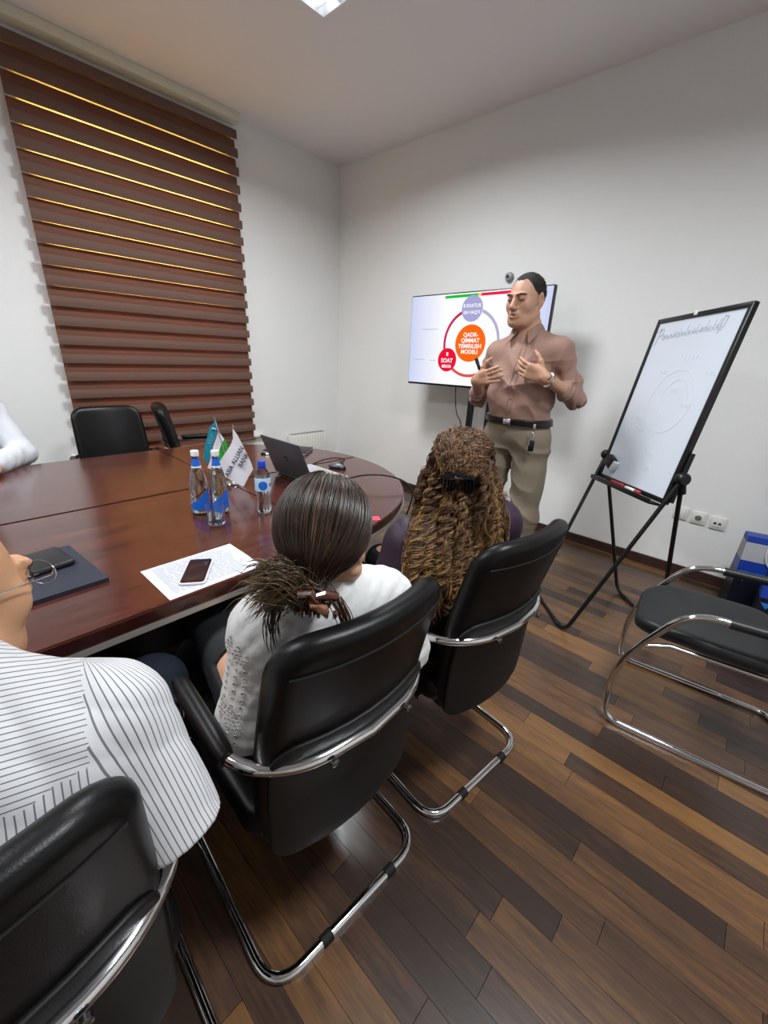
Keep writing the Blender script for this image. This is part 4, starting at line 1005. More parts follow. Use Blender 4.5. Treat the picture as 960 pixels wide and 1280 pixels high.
hand(B_, A['wrR'], V3(.88, -.40, .25), V3(-.2, -.1, 1), V3(.35, .92, -.35), 1.05, (.2, .3, .45, .6), spread=.12)
pA = person(B_, .0045, base, 'skinA', 'man standing before the television in a brown shirt and khaki trousers, gesturing')
o3 = pA.location.copy(); face_parts(pA, PA, RA, o3, 1.06)
# short hair: scalp shell above a receding hairline
H_ = SDF(); r_, f_, u_ = RA; H_.ell(PA(0, -.019, .0325), (.0780*1.06, .0970*1.06, .0912*1.06), RA, 0)
def hairline(X, Y, Z):
    dx, dy, dz = X-hc[0], Y-hc[1], Z-hc[2]; lx = (dx*r_[0]+dy*r_[1]+dz*r_[2])/1.06; ly = (dx*f_[0]+dy*f_[1]+dz*f_[2])/1.06; lz = (dx*u_[0]+dy*u_[1]+dz*u_[2])/1.06
    top = .082-.020*np.clip(1-np.abs(lx)/.02, 0, 1)*0+.0*lx      # forehead limit
    lim = np.where(ly > .048, .088+.25*(ly-.048)-.012*np.cos(lx*75), np.where(ly > .005, .002+np.maximum(ly-.022, 0)*3.2, np.where(ly > -.03, .022-(.005-ly)*.4, -.045)))
    lim = np.where((ly > .005) & (np.abs(lx) < .045), np.maximum(lim, .075+.02*np.clip((ly-.04)/.04, 0, 1)), lim)
    return (lim-lz)*.7
hA = finish(pA, H_.mesh('hair', .004, clip=hairline), 'hair', 'hairA')
def fuzz(n, c, Pf, R, s, fn, seed, parent, o3):
    q = np.random.default_rng(seed); out = []
    while len(out) < n:
        d = un(q.normal(size=3)); p = Pf(d[0]*.0775, -.018+d[1]*.0965, .032+d[2]*.0905)
        if fn(np.array(p[0]), np.array(p[1]), np.array(p[2])) > q.uniform(-.012, .008): continue
        nrm = R[0]*d[0]+R[1]*d[1]+R[2]*d[2]; dr = un(nrm*.45-R[1]*.5-R[2]*.55+q.normal(size=3)*.15); ln = q.uniform(.006, .013)
        out.append([p-nrm*.001, p+dr*ln*.5, p+dr*ln+nrm*-.001])
    link('short_strands', strands('short_strands', np.array(out)-np.array(o3), q.uniform(.0005, .0009, n), cols_(n, q, '#15100e', '#2b221d')), 'hair', parent)['kind'] = 'stuff'
def cols_(n, q, a, b): t = q.uniform(size=(n, 1)); return np.array(srgb(a))*(1-t)+np.array(srgb(b))*t
fuzz(3000, hc, PA, RA, 1.06, hairline, 31, hA, o3)
# shirt
def shirt_folds(P):
    x, y, z = P[:, 0]-A['pelvis'][0], P[:, 1]-2.32, P[:, 2]; o = 0.
    rdg = lambda s_: 1-np.abs(np.sin(s_))**.8
    o = o+.014*np.exp(-((z-1.12)/.045)**2)*(rdg(34*x+11*z+1.2*np.sin(9*x+20*z))-.4)
    for sg in (-1, 1): o = o+.017*np.exp(-((z-1.24-.35*sg*x)/.085)**2)*np.clip(sg*x+.10, 0, .12)/.12*(rdg(26*(z*.9-.45*sg*x)+1.5*np.sin(6*x+4*z))-.45)
    o = o+.010*np.exp(-((z-1.40)/.06)**2)*(rdg(22*(np.abs(x)-.3*z)+1.3*np.sin(12*z))-.5)
    for s_ in 'LR':
        a, b = A['sh'+s_], A['el'+s_]; L_ = np.linalg.norm(b-a); d = (b-a)/L_; r_ = P-a; t = r_@d; rr = np.linalg.norm(r_-t[:, None]*d, axis=1); m_ = np.exp(-(rr/.075)**4)
        an = np.arctan2(r_[:, 1]-t*d[1], r_[:, 0]-t*d[0]); o = o+m_*.017*np.clip((t-.03)/.12, 0, 1)*(rdg(t*30+1.0*an+1.4*np.sin(2*an+t*9))-.45)
    return -o
def trouser_folds(P):
    x, y, z = P[:, 0]-A['pelvis'][0], P[:, 1]-2.32, P[:, 2]; ax_ = np.abs(np.abs(x)-.11); rdg = lambda s_: 1-np.abs(np.sin(s_))**.7
    o = .016*np.exp(-((z-.90)/.07)**2)*(rdg(24*(z+.55*np.abs(x))+1.1*np.sin(14*x))-.45)+.014*np.exp(-((z-.62)/.16)**2)*(rdg(15*(z+.35*np.where(x > 0, x-.13, -x-.13))+2*np.sin(9*z+11*x))-.5)+.006*np.exp(-(ax_/.014)**2)*(y < 0)*(z < .9)
    o = o+.013*np.exp(-((z-.36)/.10)**2)*(rdg(19*(z-.5*x)+2*np.sin(8*x+9*z))-.45)
    return -o
C_ = SDF(); torso(C_, A, .012, 1.06, 1.10, .035)
for s in 'LR': arm(C_, A['sh'+s], A['el'+s], A['wr'+s], g=.011, upto=1.30)
C_.cap(A['neck']+V3(0, 0, .0), A['neck']+V3(0, -.005, .035), .068, .064, .02); C_.ell(A['neck']+V3(-.004, -.085, .012), (.020, .05, .05), None, .01, '-')
shirt = finish(pA, C_.mesh('shirt', .0055, disp=shirt_folds, clip=lambda X, Y, Z: np.maximum(1.075-Z, np.where(np.hypot(X-A['neck'][0]+.01, Y-A['neck'][1]+.03) < .12, Z-1.555, -1))), 'shirt', 'shirtA')
n0 = Vector(A['neck'])-o3+Vector((-.006, -.008, 0)); cv, cf = [], []; NS = 40      # turned-down collar with two points at the front
for k in range(NS+1):
    u_ = k/NS; th_ = math.radians(-90+20+320*u_); w_ = max(0, 1-min(u_, 1-u_)/.16)**1.3; dr = Vector((math.cos(th_), math.sin(th_), 0))
    bx_ = .086+.022*w_; tp = n0+dr*(.066+.004*w_)+Vector((0, 0, .060-.040*w_)); bt_ = n0+dr*bx_+Vector((0, 0, .020-.062*w_+.0*u_))+Vector((.022*w_*(1 if u_ < .5 else -1), 0, 0))
    mdp = (tp+bt_)*.5+dr*.006
    cv += [tp, mdp, bt_, bt_-dr*.005, mdp-dr*.007, tp-dr*.006]
for k in range(NS):
    for j in range(6): cf.append((k*6+j, k*6+(j+1) % 6, k*6+6+(j+1) % 6, k*6+6+j))
cf += [tuple(range(6)), tuple(NS*6+5-j for j in range(6))]
link('collar', MB().add(cv, cf), 'shirtAd', shirt)
def front(x, z):   # front surface of the shirt (ray march on the torso shape)
    ok, loc, nrm, _ = shirt.ray_cast(Vector((x, 1.5, z))-o3, Vector((0, 1, 0))); return (loc if ok else Vector((x, 2.16, z))-o3)
link('placket', MB().tube([front(-1.072, z)+Vector((.0, -.0005, 0)) for z in np.linspace(1.10, 1.46, 22)], .0022, 6).tube([front(-1.045, z)+Vector((.0, -.0005, 0)) for z in np.linspace(1.10, 1.46, 22)], .0016, 6), 'shirtAd', shirt)
for z in (1.13, 1.20, 1.27, 1.34, 1.41): link('button', MB().lathe([(.0055, 0), (.005, .003)], front(-1.058, z), 10, (0, -1, 0)), 'button', shirt)
pkp = [front(x, z)+Vector((0, -.002, 0)) for x, z in ((-1.0, 1.40), (-.89, 1.405), (-.89, 1.30), (-.945, 1.275), (-1.0, 1.295), (-1.0, 1.40))]; link('pocket_seam', MB().tube(pkp, .0016, 6), 'shirtAd', shirt)
for s in 'LR':
    e0, w0 = A['el'+s], A['wr'+s]; cc = e0+(w0-e0)*.30; link('cuff', ring_around(Vector(cc)-o3, w0-e0, .045, .009), 'shirtAd', shirt)
# trousers, belt, shoes
D_ = SDF(); torso(D_, dict(A), .006, 1.06, 1.10)
for s in 'LR':
    leg(D_, A['hip'+s], A['kn'+s], A['an'+s], (.098, .078, .076, .068), .008)
finish(pA, D_.mesh('trousers', .0065, disp=trouser_folds, clip=lambda X, Y, Z: np.maximum(Z-1.085, .06-Z)), 'trousers', 'trouA')
Bl = SDF(); torso(Bl, A, .024, 1.07, 1.12, .03); bt = finish(pA, Bl.mesh('belt', .005, clip=lambda X, Y, Z: np.maximum(Z-1.098, 1.062-Z)), 'belt', 'belt')
link('buckle', MB().rbox(Vector((-1.058, 0, 1.08))-Vector((o3.x, 0, o3.z))+Vector((0, front(-1.058, 1.09).y-.012, 0)), (.045, .008, .034), .004), 'steel', bt)
for s in 'LR':
    F_ = SDF(); foot(F_, A['an'+s], (0, -1), .008); finish(pA, F_.mesh('shoe', .006, clip=lambda X, Y, Z: np.maximum(.004-Z, Z-.1)), 'shoe', 'shoe')
wd = A['wrL']-A['elL']; wp = A['wrL']-un(wd)*.03; wo = link('wristwatch', ring_around(Vector(wp)-o3, wd, .036, .0075, .9), 'steel', pA)
link('watch_face', MB().lathe([(.0, -.004), (.018, -.004), (.018, .004), (.014, .006), (0, .006)], Vector(wp)-o3+Vector((.012, -.034, .016)), 20, (.3, -.85, .4), cap=False), 'blackp', wo)
ky = empty('key_ring', (-.905, 2.175, 1.0), 0, 'car key and metal ring hanging from the presenter belt', 'keys')
link('ring', ring_around((0, 0, .035), (1, .2, 0), .014, .0018), 'steel', ky); link('strap', MB().rbox((0, 0, .068), (.012, .004, .04), .0015), 'steel', ky)
link('key_fob', MB().rbox((.0, 0, -.03), (.032, .012, .06), .006, 2), 'blackp', ky); link('key_blade', MB().box((-.012, -.008, -.005), (.008, .002, .05)).lathe([(.011, 0), (.011, .002)], (-.012, -.008, .018), 14, (0, -1, 0)), 'steel', ky)
mk = empty('board_marker', Vector(A['wrR'])+Vector((.015, -.012, .055)), 0, 'dark marker pen upright in the presenter right hand', 'marker'); mk.rotation_euler = (.1, -.45, 0)
link('barrel', MB().lathe([(.006, .0), (.0085, .005), (.0085, .04), (.006, .046)], n=14), 'clipb', mk); link('cap', MB().lathe([(.0095, .035), (.0095, .062), (.006, .066)], n=14), 'navytr', mk)

# ---- woman with curly hair -----------------------------------------
Bq = dict(pelvis=V3(-.66, 1.05, .59), neck=V3(-.615, 1.015, .965), chest=V3(-.615, 1.02, .80), fwd=V3(-.93, .37, 0), shL=V3(-.675, .86, .88), shR=V3(-.545, 1.175, .905), elL=V3(-.72, .80, .66), wrL=V3(-.92, .90, .62),
          elR=V3(-.58, 1.26, .68), wrR=V3(-.84, 1.2, .62), hipL=V3(-.69, .96, .555), knL=V3(-1.10, 1.02, .54), anL=V3(-1.12, 1.06, .09), hipR=V3(-.66, 1.12, .555), knR=V3(-1.08, 1.22, .54), anR=V3(-1.10, 1.25, .09))
base = (-.66, 1.05, 0); hcB = V3(-.634, 1.038, 1.075); fB = un([-.52, .85, -.05])
B_ = SDF(); torso(B_, Bq, -.01, .88, .9)
for s in 'LR': leg(B_, Bq['hip'+s], Bq['kn'+s], Bq['an'+s]); foot(B_, Bq['an'+s], (-1, .3)); arm(B_, Bq['sh'+s], Bq['el'+s], Bq['wr'+s], (.046, .038, .034, .025)); 
B_.chain([Bq['neck']+V3(0, 0, -.03), hcB+V3(.01, -.01, -.05)], [.052, .05], .03); PB, RB = head(B_, hcB, fB, s=.98)
for s, up in (('L', V3(-.2, .3, 1)), ('R', V3(-.2, -.3, 1))): hand(B_, Bq['wr'+s], V3(-.9, .3 if s == 'L' else -.1, -.05), up, V3(0, .5 if s == 'L' else -.5, -.6), .92, (.5, .5, .55, .6))
pB = person(B_, .0055, base, 'skinB', 'seated woman with long curly brown hair and a dark purple jacket')
o3 = pB.location.copy(); face_parts(pB, PB, RB, o3, .98)
C_ = SDF(); torso(C_, Bq, .014, .95, .98)
for s in 'LR': arm(C_, Bq['sh'+s], Bq['el'+s], Bq['wr'+s], (.054, .046, .042, .035), g=.012, upto=1.88)
finish(pB, C_.mesh('jacket', .006, disp=folds(.005, 36, 8), clip=lambda X, Y, Z: .50-Z), 'jacket', 'purple')
D_ = SDF(); torso(D_, dict(Bq), .004, .95, .98)
for s in 'LR': leg(D_, Bq['hip'+s], Bq['kn'+s], Bq['an'+s], (.088, .068, .062, .05), .008)
finish(pB, D_.mesh('trousers', .008, clip=lambda X, Y, Z: np.maximum(Z-.60, .07-Z)), 'trousers', 'blackcloth')
for s in 'LR':
    F_ = SDF(); foot(F_, Bq['an'+s], (-1, .3), .006); finish(pB, F_.mesh('shoe', .008, clip=lambda X, Y, Z: np.maximum(.004-Z, Z-.09)), 'shoe', 'shoe')
# hair
rB, fBv, uB = RB; bk = -fBv; uz = V3(0, 0, 1.); rB = un(np.cross(fBv, uz)); bk = -un([fBv[0], fBv[1], 0])
def HB(x, b, z): return hcB+rB*x+bk*b+uz*z
Hb = SDF(); RH = np.array([rB, bk, uz]); Hb.ell(HB(0, .012, .030), (.083, .100, .088), RH, .02); Hb.ell(HB(0, .075, -.07), (.088, .035, .10), RH, .02); Hb.ell(HB(0, .100, -.18), (.10, .035, .09), RH, .02)
hb_ = finish(pB, Hb.mesh('hair', .006, disp=folds(.006, 120, 2), clip=lambda X, Y, Z: np.minimum(((X-hcB[0])*bk[0]+(Y-hcB[1])*bk[1])*-1-.045, 0.11-(Z-hcB[2]))*1.0), 'hair', mat('hair_mass_brown', '#2e1a0f', .6))
def curls(n, rootf, K, seed, per, hel, wl, jit):
    q = np.random.default_rng(seed); out = []
    for i in range(n):
        pts = rootf(q); P_ = np.array(spline(pts, 12)); seg = np.linalg.norm(np.diff(P_, axis=0), axis=1); cs = np.concatenate([[0], np.cumsum(seg)]); t = np.linspace(0, cs[-1], K)
        P_ = np.stack([np.interp(t, cs, P_[:, j]) for j in range(3)], 1); T = np.gradient(P_, axis=0); T /= np.linalg.norm(T, axis=1, keepdims=True)+1e-9
        a_ = np.cross(T, [.3, .4, .85]); a_ /= np.linalg.norm(a_, axis=1, keepdims=True)+1e-9; b_ = np.cross(T, a_)
        w_ = q.uniform(*wl); ph_ = q.uniform(0, 6.28); h_ = q.uniform(*hel)*np.clip(t/.06, 0, 1); an = 2*math.pi*t/w_*(1+.15*np.sin(t*30+ph_))+ph_
        for _ in range(per):
            j0 = q.normal(size=3)*jit; j1 = q.normal(size=3)*jit*1.6; dp = q.normal()*.45; sc_ = q.uniform(.75, 1.25); tt = np.linspace(0, 1, K)[:, None]
            out.append(P_+j0*(1-tt)+j1*tt+(h_*sc_)[:, None]*(a_*np.cos(an+dp)[:, None]+b_*np.sin(an+dp)[:, None]))
    return np.array(out)
def root_hang(q):
    a = q.uniform(-1.9, 1.9); z0 = q.uniform(-.06, .045 if abs(a) < .45 else .075); rr = .085+.022*math.cos(a)
    x, b = math.sin(a), math.cos(a); dep = q.uniform(.86, 1.10); Ln = q.uniform(.24, .345)*(1-.10*abs(a)/1.75); sp_ = q.uniform(.85, 1.2)
    bx = max(b, .1)
    return [HB(x*rr*.92, b*rr, z0), HB(x*.099*dep, (.030+b*.092)*dep, z0-.05), HB(x*.120*sp_*dep, (.045+bx*.10)*dep, z0-.5*Ln), HB(x*.138*sp_*dep+q.normal()*.008, (.06+bx*.10)*dep+q.normal()*.01, z0-.8*Ln), HB(x*.136*sp_*dep+q.normal()*.012, (.065+bx*.095)*dep+q.normal()*.012, z0-Ln)]
def root_top(q):
    a = q.uniform(-2.6, 2.6); el = q.uniform(.15, 1.4); rx, rb, rz = .090, .108, .096
    p0 = V3(math.sin(a)*math.cos(el), math.cos(a)*math.cos(el), math.sin(el)); p1 = un([q.normal()*.28, 1, .0+q.normal()*.08]); out = []
    for t in np.linspace(0, 1, 6):
        d = un(p0*(1-t)+p1*t+V3(0, 0, .35*math.sin(math.pi*t))); k = 1.0+.05*q.uniform()+.04*math.sin(math.pi*t); out.append(HB(d[0]*rx*k, .012+d[1]*rb*k, .032+d[2]*rz*k))
    return out
cols = lambda n, q, a, b, c: np.array([(lambda t: np.array(srgb(a))*(1-t)+np.array(srgb(b))*t if t < 1 else np.array(srgb(c)))(min(q.beta(1.3, 2.0)*1.15, 1.0)) for _ in range(n)])
q_ = np.random.default_rng(4)
def push_out(L):
    sh = L.shape; P = L.reshape(-1, 3).copy(); l_ = un(Bq['shL']-Bq['shR']); u0 = un(Bq['neck']-Bq['pelvis']); f0 = un(np.cross(l_, u0)); RR = np.array([np.cross(u0, f0), f0, u0]); rr_ = np.array([.160*.95+.02, .112*.98+.022, .19])
    x = (P-hcB)@rB; P += np.clip(-x-.118, 0, 1)[:, None]*.8*rB-np.clip(x-.150, 0, 1)[:, None]*.8*rB
    need = np.zeros(len(P)); Q = P.copy()
    for _ in range(30):
        ins = np.zeros(len(P), bool)
        for a, b, R0 in ((Bq['shL'], Bq['shR'], .078), (Bq['shL'], Bq['elL'], .068), (Bq['shR'], Bq['elR'], .068), (Bq['neck'], Bq['shL'], .07), (Bq['neck'], Bq['shR'], .07)):
            ab = b-a; t = np.clip((Q-a)@ab/(ab@ab), 0, 1); ins |= np.linalg.norm(Q-a-t[:, None]*ab, axis=1) < R0
        ins |= np.linalg.norm((Q-Bq['chest'])@RR.T/rr_, axis=1) < 1
        if not ins.any(): break
        need[ins] += .006; Q[ins] += bk*.006
    need = np.maximum.accumulate(need.reshape(sh[:2]), axis=1); ker = np.ones(21)/21
    need = np.stack([np.convolve(np.pad(r_n, (10, 10), mode='edge'), ker, 'valid') for r_n in need]); need = np.minimum(need, .10)
    P += need.reshape(-1, 1)*bk
    return P.reshape(sh)
def tone(nc, per, K, c0, c1, c2, seed):
    q = np.random.default_rng(seed); t = np.clip(q.beta(1.4, 1.5, (nc, 1, 1))+q.normal(size=(nc, per, 1))*.16, 0, 1).reshape(-1, 1, 1)
    g = np.linspace(0, 1, K)[None, :, None]; m_ = np.clip(t*.75+g*.35, 0, 1); a, b, c = [np.array(srgb(v))[None, None] for v in (c0, c1, c2)]
    return np.where(m_ < .55, a+(b-a)*m_/.55, b+(c-b)*(m_-.55)/.45)
L1 = curls(250, root_hang, 76, 11, 10, (.006, .0125), (.030, .055), .0028); L1 = push_out(L1); link('curls', strands('curls', L1-np.array(o3), q_.uniform(.0006, .0011, 2500), tone(250, 10, 76, '#2b1a11', '#6f4d2c', '#b48d55', 5)), 'hair', hb_)['kind'] = 'stuff'
L2 = curls(200, root_top, 46, 12, 8, (.003, .0075), (.026, .05), .003); link('top_waves', strands('top_waves', L2-np.array(o3), q_.uniform(.0007, .0013, 1600), tone(200, 8, 46, '#2b1a11', '#624329', '#9c744a', 6), taper=False), 'hair', hb_)['kind'] = 'stuff'
cb_ = empty('hair_claw', HB(0, .128, .012), 0, 'black claw clip holding back the curly hair', 'hair clip')
cm_ = MB()
for s in (-1, 1):
    cm_.tube([Vector(rB*s*.006+bk*.006+uz*.012), Vector(rB*s*.03+bk*.004+uz*.012), Vector(rB*s*.042-bk*.012+uz*.0), Vector(rB*s*.040-bk*.022-uz*.02)], [.008, .011, .010, .006], 8)
    for k in range(4): cm_.tube([Vector(rB*s*(.012+.009*k)+bk*.006+uz*.012), Vector(rB*s*(.014+.009*k)+bk*.002-uz*.02), Vector(rB*s*(.010+.008*k)-bk*.014-uz*.036)], [.004, .004, .002], 6)
link('jaws', cm_, 'clipb', cb_); link('spring', MB().tube([Vector(-rB*.012+bk*.010+uz*.014), Vector(rB*.012+bk*.010+uz*.014)], .006, 10), 'steel', cb_)
link('levers', MB().rbox(Vector(bk*.014+uz*.022), (.03, .012, .016), .004), 'clipb', cb_)

# ---- woman with the hair claw and white blouse -----------------------
Cq = dict(pelvis=V3(-.67, .47, .59), neck=V3(-.595, .475, .935), chest=V3(-.60, .475, .79), fwd=V3(-.92, .39, 0), shL=V3(-.638, .362, .862), shR=V3(-.537, .612, .872), elL=V3(-.652, .318, .645), wrL=V3(-.90, .44, .605),
          elR=V3(-.56, .73, .66), wrR=V3(-.84, .62, .62), hipL=V3(-.70, .39, .555), knL=V3(-1.12, .47, .555), anL=V3(-1.22, .50, .10), hipR=V3(-.68, .55, .555), knR=V3(-1.12, .57, .60), anR=V3(-1.50, .50, .18))
base = (-.67, .47, 0); hcC = V3(-.578, .482, 1.058); fC = un([-.45, .89, -.12])
B_ = SDF(); torso(B_, Cq, -.012, .78, .84)
for s in 'LR': leg(B_, Cq['hip'+s], Cq['kn'+s], Cq['an'+s]); arm(B_, Cq['sh'+s], Cq['el'+s], Cq['wr'+s], (.044, .036, .033, .024))
foot(B_, Cq['anL'], (-1, .2))
B_.cap(Cq['anR'], Cq['anR']+V3(-.12, .04, -.06), .038, .03, .02)
B_.chain([Cq['neck']+V3(0, 0, -.03), hcC+V3(0.0, -.01, -.05)], [.050, .047], .03); PC, RC = head(B_, hcC, fC, s=.96)
hand(B_, Cq['wrL'], V3(-.75, .65, -.02), V3(-.1, .2, 1), V3(.5, .6, -.4), .9, (.45, .5, .55, .6)); hand(B_, Cq['wrR'], V3(-.9, -.4, 0), V3(-.1, 0, 1), V3(.3, -.8, -.3), .9, (.5, .5, .55, .6))
pC = person(B_, .005, base, 'skinB', 'seated woman in a white eyelet blouse with straight dark hair in a claw clip')
o3 = pC.location.copy(); face_parts(pC, PC, RC, o3, .96)
C_ = SDF(); torso(C_, Cq, .010, .84, .92)
for s in 'LR':
    arm(C_, Cq['sh'+s], Cq['el'+s], Cq['wr'+s], (.054, .062, .054, .034), g=.004, upto=1.80); C_.ell(Cq['sh'+s]+V3(0, 0, .0), (.060, .060, .056), None, .03)
C_.cap(Cq['neck']+V3(0, 0, -.01), Cq['neck']+V3(0, 0, .02), .058, .054, .02)
bl_ = finish(pC, C_.mesh('blouse', .005, disp=folds(.0045, 95, 9), clip=lambda X, Y, Z: .50-Z), 'blouse', 'blouse')
def on_surface(ob, frm, to, o3):
    a = Vector(frm)-o3; d = (Vector(to)-Vector(frm)).normalized(); ok, l, n_, _ = ob.ray_cast(a, d); return (l, n_) if ok else (None, None)
# rows of small eyelets along the sleeve and the back
ey_ = MB(); dk_ = MB()
def eyelet(p, n_, r):
    x, y, z = frame_of(n_); k = len(ey_.v); ey_.tube([p+n_*.0008+(x*math.cos(a)+y*math.sin(a))*r*1.35 for a in np.linspace(0, 6.283, 9)[:-1]], r*.35, 5, closed=True)
    dk_.add([p+n_*.0010+(x*math.cos(a)+y*math.sin(a))*r for a in np.linspace(0, 6.283, 9)[:-1]], [tuple(range(8))])
cpos = V3(0, 0, CAM_H)
for (s0, s1, rows) in (((-.635, .31, .85), (-.645, .265, .62), (-.035, .0, .035)),):
    for rw in rows:
        for t in np.linspace(0, 1, 15):
            tgt = V3(*s0)*(1-t)+V3(*s1)*t+V3(rw, -rw*.2, 0); fr0 = tgt+V3(.25, -.20, .25); l_, n_ = on_surface(bl_, fr0, tgt, o3)
            if l_ is not None:
                eyelet(l_, n_, .0026)
                if int(t*14) % 4 == 1:
                    x, y, _ = frame_of(n_)
                    for a in np.linspace(0, 6.283, 7)[:-1]: eyelet(l_+(x*math.cos(a)+y*math.sin(a))*.0095, n_, .0020)
link('eyelet_stitching', ey_, 'blouse', bl_)['kind'] = 'stuff'; link('eyelet_holes', dk_, mat('eyelet_hole_cloth', '#857d76', .9), bl_)['kind'] = 'stuff'
D_ = SDF(); torso(D_, dict(Cq), .002, .92, .96)
for s in 'LR': leg(D_, Cq['hip'+s], Cq['kn'+s], Cq['an'+s], (.086, .066, .060, .046), .008)
finish(pC, D_.mesh('trousers', .007, disp=folds(.004, 30, 4), clip=lambda X, Y, Z: Z-.60+np.where(X < -.9, -.4, 0)), 'trousers', 'blackcloth')
F_ = SDF(); foot(F_, Cq['anL'], (-1, .2), .006); finish(pC, F_.mesh('shoe', .007, clip=lambda X, Y, Z: np.maximum(.004-Z, Z-.085)), 'shoe', 'shoe')
F_ = SDF(); aR = Cq['anR']; F_.cap(aR+V3(.0, 0, -.02), aR+V3(-.09, .03, -.07), .046, .042, .02); F_.cap(aR+V3(-.09, .03, -.07), aR+V3(-.19, .06, -.10), .042, .028, .02); finish(pC, F_.mesh('shoe', .006), 'shoe', 'shoe')
# hair: cap, combed strands, gathered tail and claw
rC, fCv, uC = RC; RHc = np.array([rC, fCv, uC])
def HC(x, y, z): return hcC+rC*x+fCv*y+uC*z
Hc = SDF(); Hc.ell(HC(0, -.022, .030), (.085, .103, .096), RHc, .02)
gath = HC(.012, -.105, -.080)
Hc.ell(gath+V3(-.01, .01, -.005), (.034, .034, .034), None, .03)
hcap = finish(pC, Hc.mesh('hair', .005, clip=lambda X, Y, Z: np.minimum(((X-hcC[0])*fCv[0]+(Y-hcC[1])*fCv[1]+(Z-hcC[2])*fCv[2])-.02, .045-(Z-hcC[2]))), 'hair', mat('hair_mass_dark', '#1d140f', .5))
q_ = np.random.default_rng(21); G = np.array([np.dot(gath-hcC, v) for v in (rC, fCv, uC)])-np.array([0, -.022, .030]); rad = np.array([.087, .105, .098]); gd = un(G/rad); out = []
for i in range(1500):
    a = q_.uniform(-2.5, 2.5); el = math.asin(q_.uniform(-.25, 1)); d0 = V3(math.sin(a)*math.cos(el), -math.cos(a)*math.cos(el), math.sin(el)); ts = np.linspace(0, 1, 18)
    om = math.acos(np.clip(d0@gd, -.99, .99)); k = 1.0+q_.uniform(0, .035); off = q_.normal(size=3)*.03
    P_ = np.array([(math.sin((1-t)*om)*d0+math.sin(t*om)*un(gd+off))/math.sin(om) for t in ts]); P_ /= np.linalg.norm(P_, axis=1, keepdims=True)
    P_ = P_*rad*(k+.02*np.sin(np.pi*ts)[:, None])+np.array([0, -.022, .030]); P_ = hcC+P_[:, :1]*rC+P_[:, 1:2]*fCv+P_[:, 2:]*uC; bw = np.clip((ts-.72)/.28, 0, 1)[:, None]**1.5; out.append(P_*(1-bw)+(gath+off*.45)*bw)
link('combed_strands', strands('combed_strands', np.array(out)-np.array(o3), q_.uniform(.0006, .0012, 1500), cols(1500, q_, '#1a110c', '#4a3526', '#5d4630'), taper=False), 'hair', hcap)['kind'] = 'stuff'
out = []
sd = -V3(*hx); toc = un(cpos-gath)
for i in range(620):
    st_ = gath+q_.normal(size=3)*.012; le = q_.uniform(.06, .118); an = q_.uniform(-.55, .75); dv_ = sd*math.cos(an)+V3(0, 0, 1)*math.sin(an)*.9+toc*q_.uniform(-.25, .35)
    p1 = st_+dv_*le*.35+V3(0, 0, .022+.01*q_.normal()); p2 = st_+dv_*le*.72+V3(0, 0, .018); p3 = st_+dv_*le+V3(0, 0, -.006+q_.normal()*.012); out.append(np.array(spline([st_, p1, p2, p3], 6)))
link('tail', strands('tail', np.array(out)-np.array(o3), q_.uniform(.0006, .0011, 620), cols(620, q_, '#2e2114', '#7d6340', '#a58658')), 'hair', hcap)['kind'] = 'stuff'
out = []
for i in range(150):   # twisted coil behind the head
    ph_ = q_.uniform(0, 6.28); rr = q_.uniform(.018, .036); cxx = gath+toc*q_.uniform(.0, .03)+V3(0, 0, -.012); t = np.linspace(0, 4.4, 22)+ph_
    out.append(np.array([cxx+V3(*hx)*rr*1.1*math.cos(a)+V3(0, 0, 1)*rr*.8*math.sin(a)+toc*.004*math.sin(2*a+ph_) for a in t]))
for i in range(60):    # loose lengths falling on the blouse
    side = 1 if i > 25 else -1; st_ = gath+V3(*hx)*(.045*side)+q_.normal(size=3)*.006; le = q_.uniform(.07, .13)
    out.append(np.array([st_+V3(*hx)*side*(.022*math.sin(t*2.2))+V3(0, 0, -le*t)+toc*(.02*t+.01) for t in np.linspace(0, 1, 22)]))
link('coil', strands('coil', np.array(out)-np.array(o3), q_.uniform(.0008, .0013, len(out)), cols(len(out), q_, '#20150d', '#4f3a26', '#6d5335')), 'hair', hcap)['kind'] = 'stuff'
cl = empty('hair_claw', gath+toc*.040+V3(*hx)*.016+V3(0, 0, -.022), 0, 'brown tortoiseshell claw clip at the nape of the straight dark hair', 'hair clip')
hz = Vector((0, 0, 1)); tv_ = Vector(toc); jw = MB()
for s in (-1, 1):
    jw.tube([hx*s*.034+hz*.012, hx*s*.030+hz*.022+tv_*.008, hx*s*.012+hz*.024+tv_*.014, -hx*s*.012+hz*.016*s+tv_*.014], [.004, .007, .008, .005], 8)
    for k in range(5): jw.tube([hx*(-.028+.014*k)+hz*s*.010+tv_*.012, hx*(-.028+.014*k)+hz*s*.020+tv_*.004, hx*(-.026+.013*k)+hz*s*.024-tv_*.010], [.0045, .004, .002], 6)
link('jaws', jw, 'clipt', cl); link('plate', MB().rbox(tv_*.015, (.044, .014, .018), .006, 2), 'clipm', cl)
link('spring', MB().tube([hx*-.014+tv_*.02, hx*.014+tv_*.02], .005, 10), 'clipm', cl)

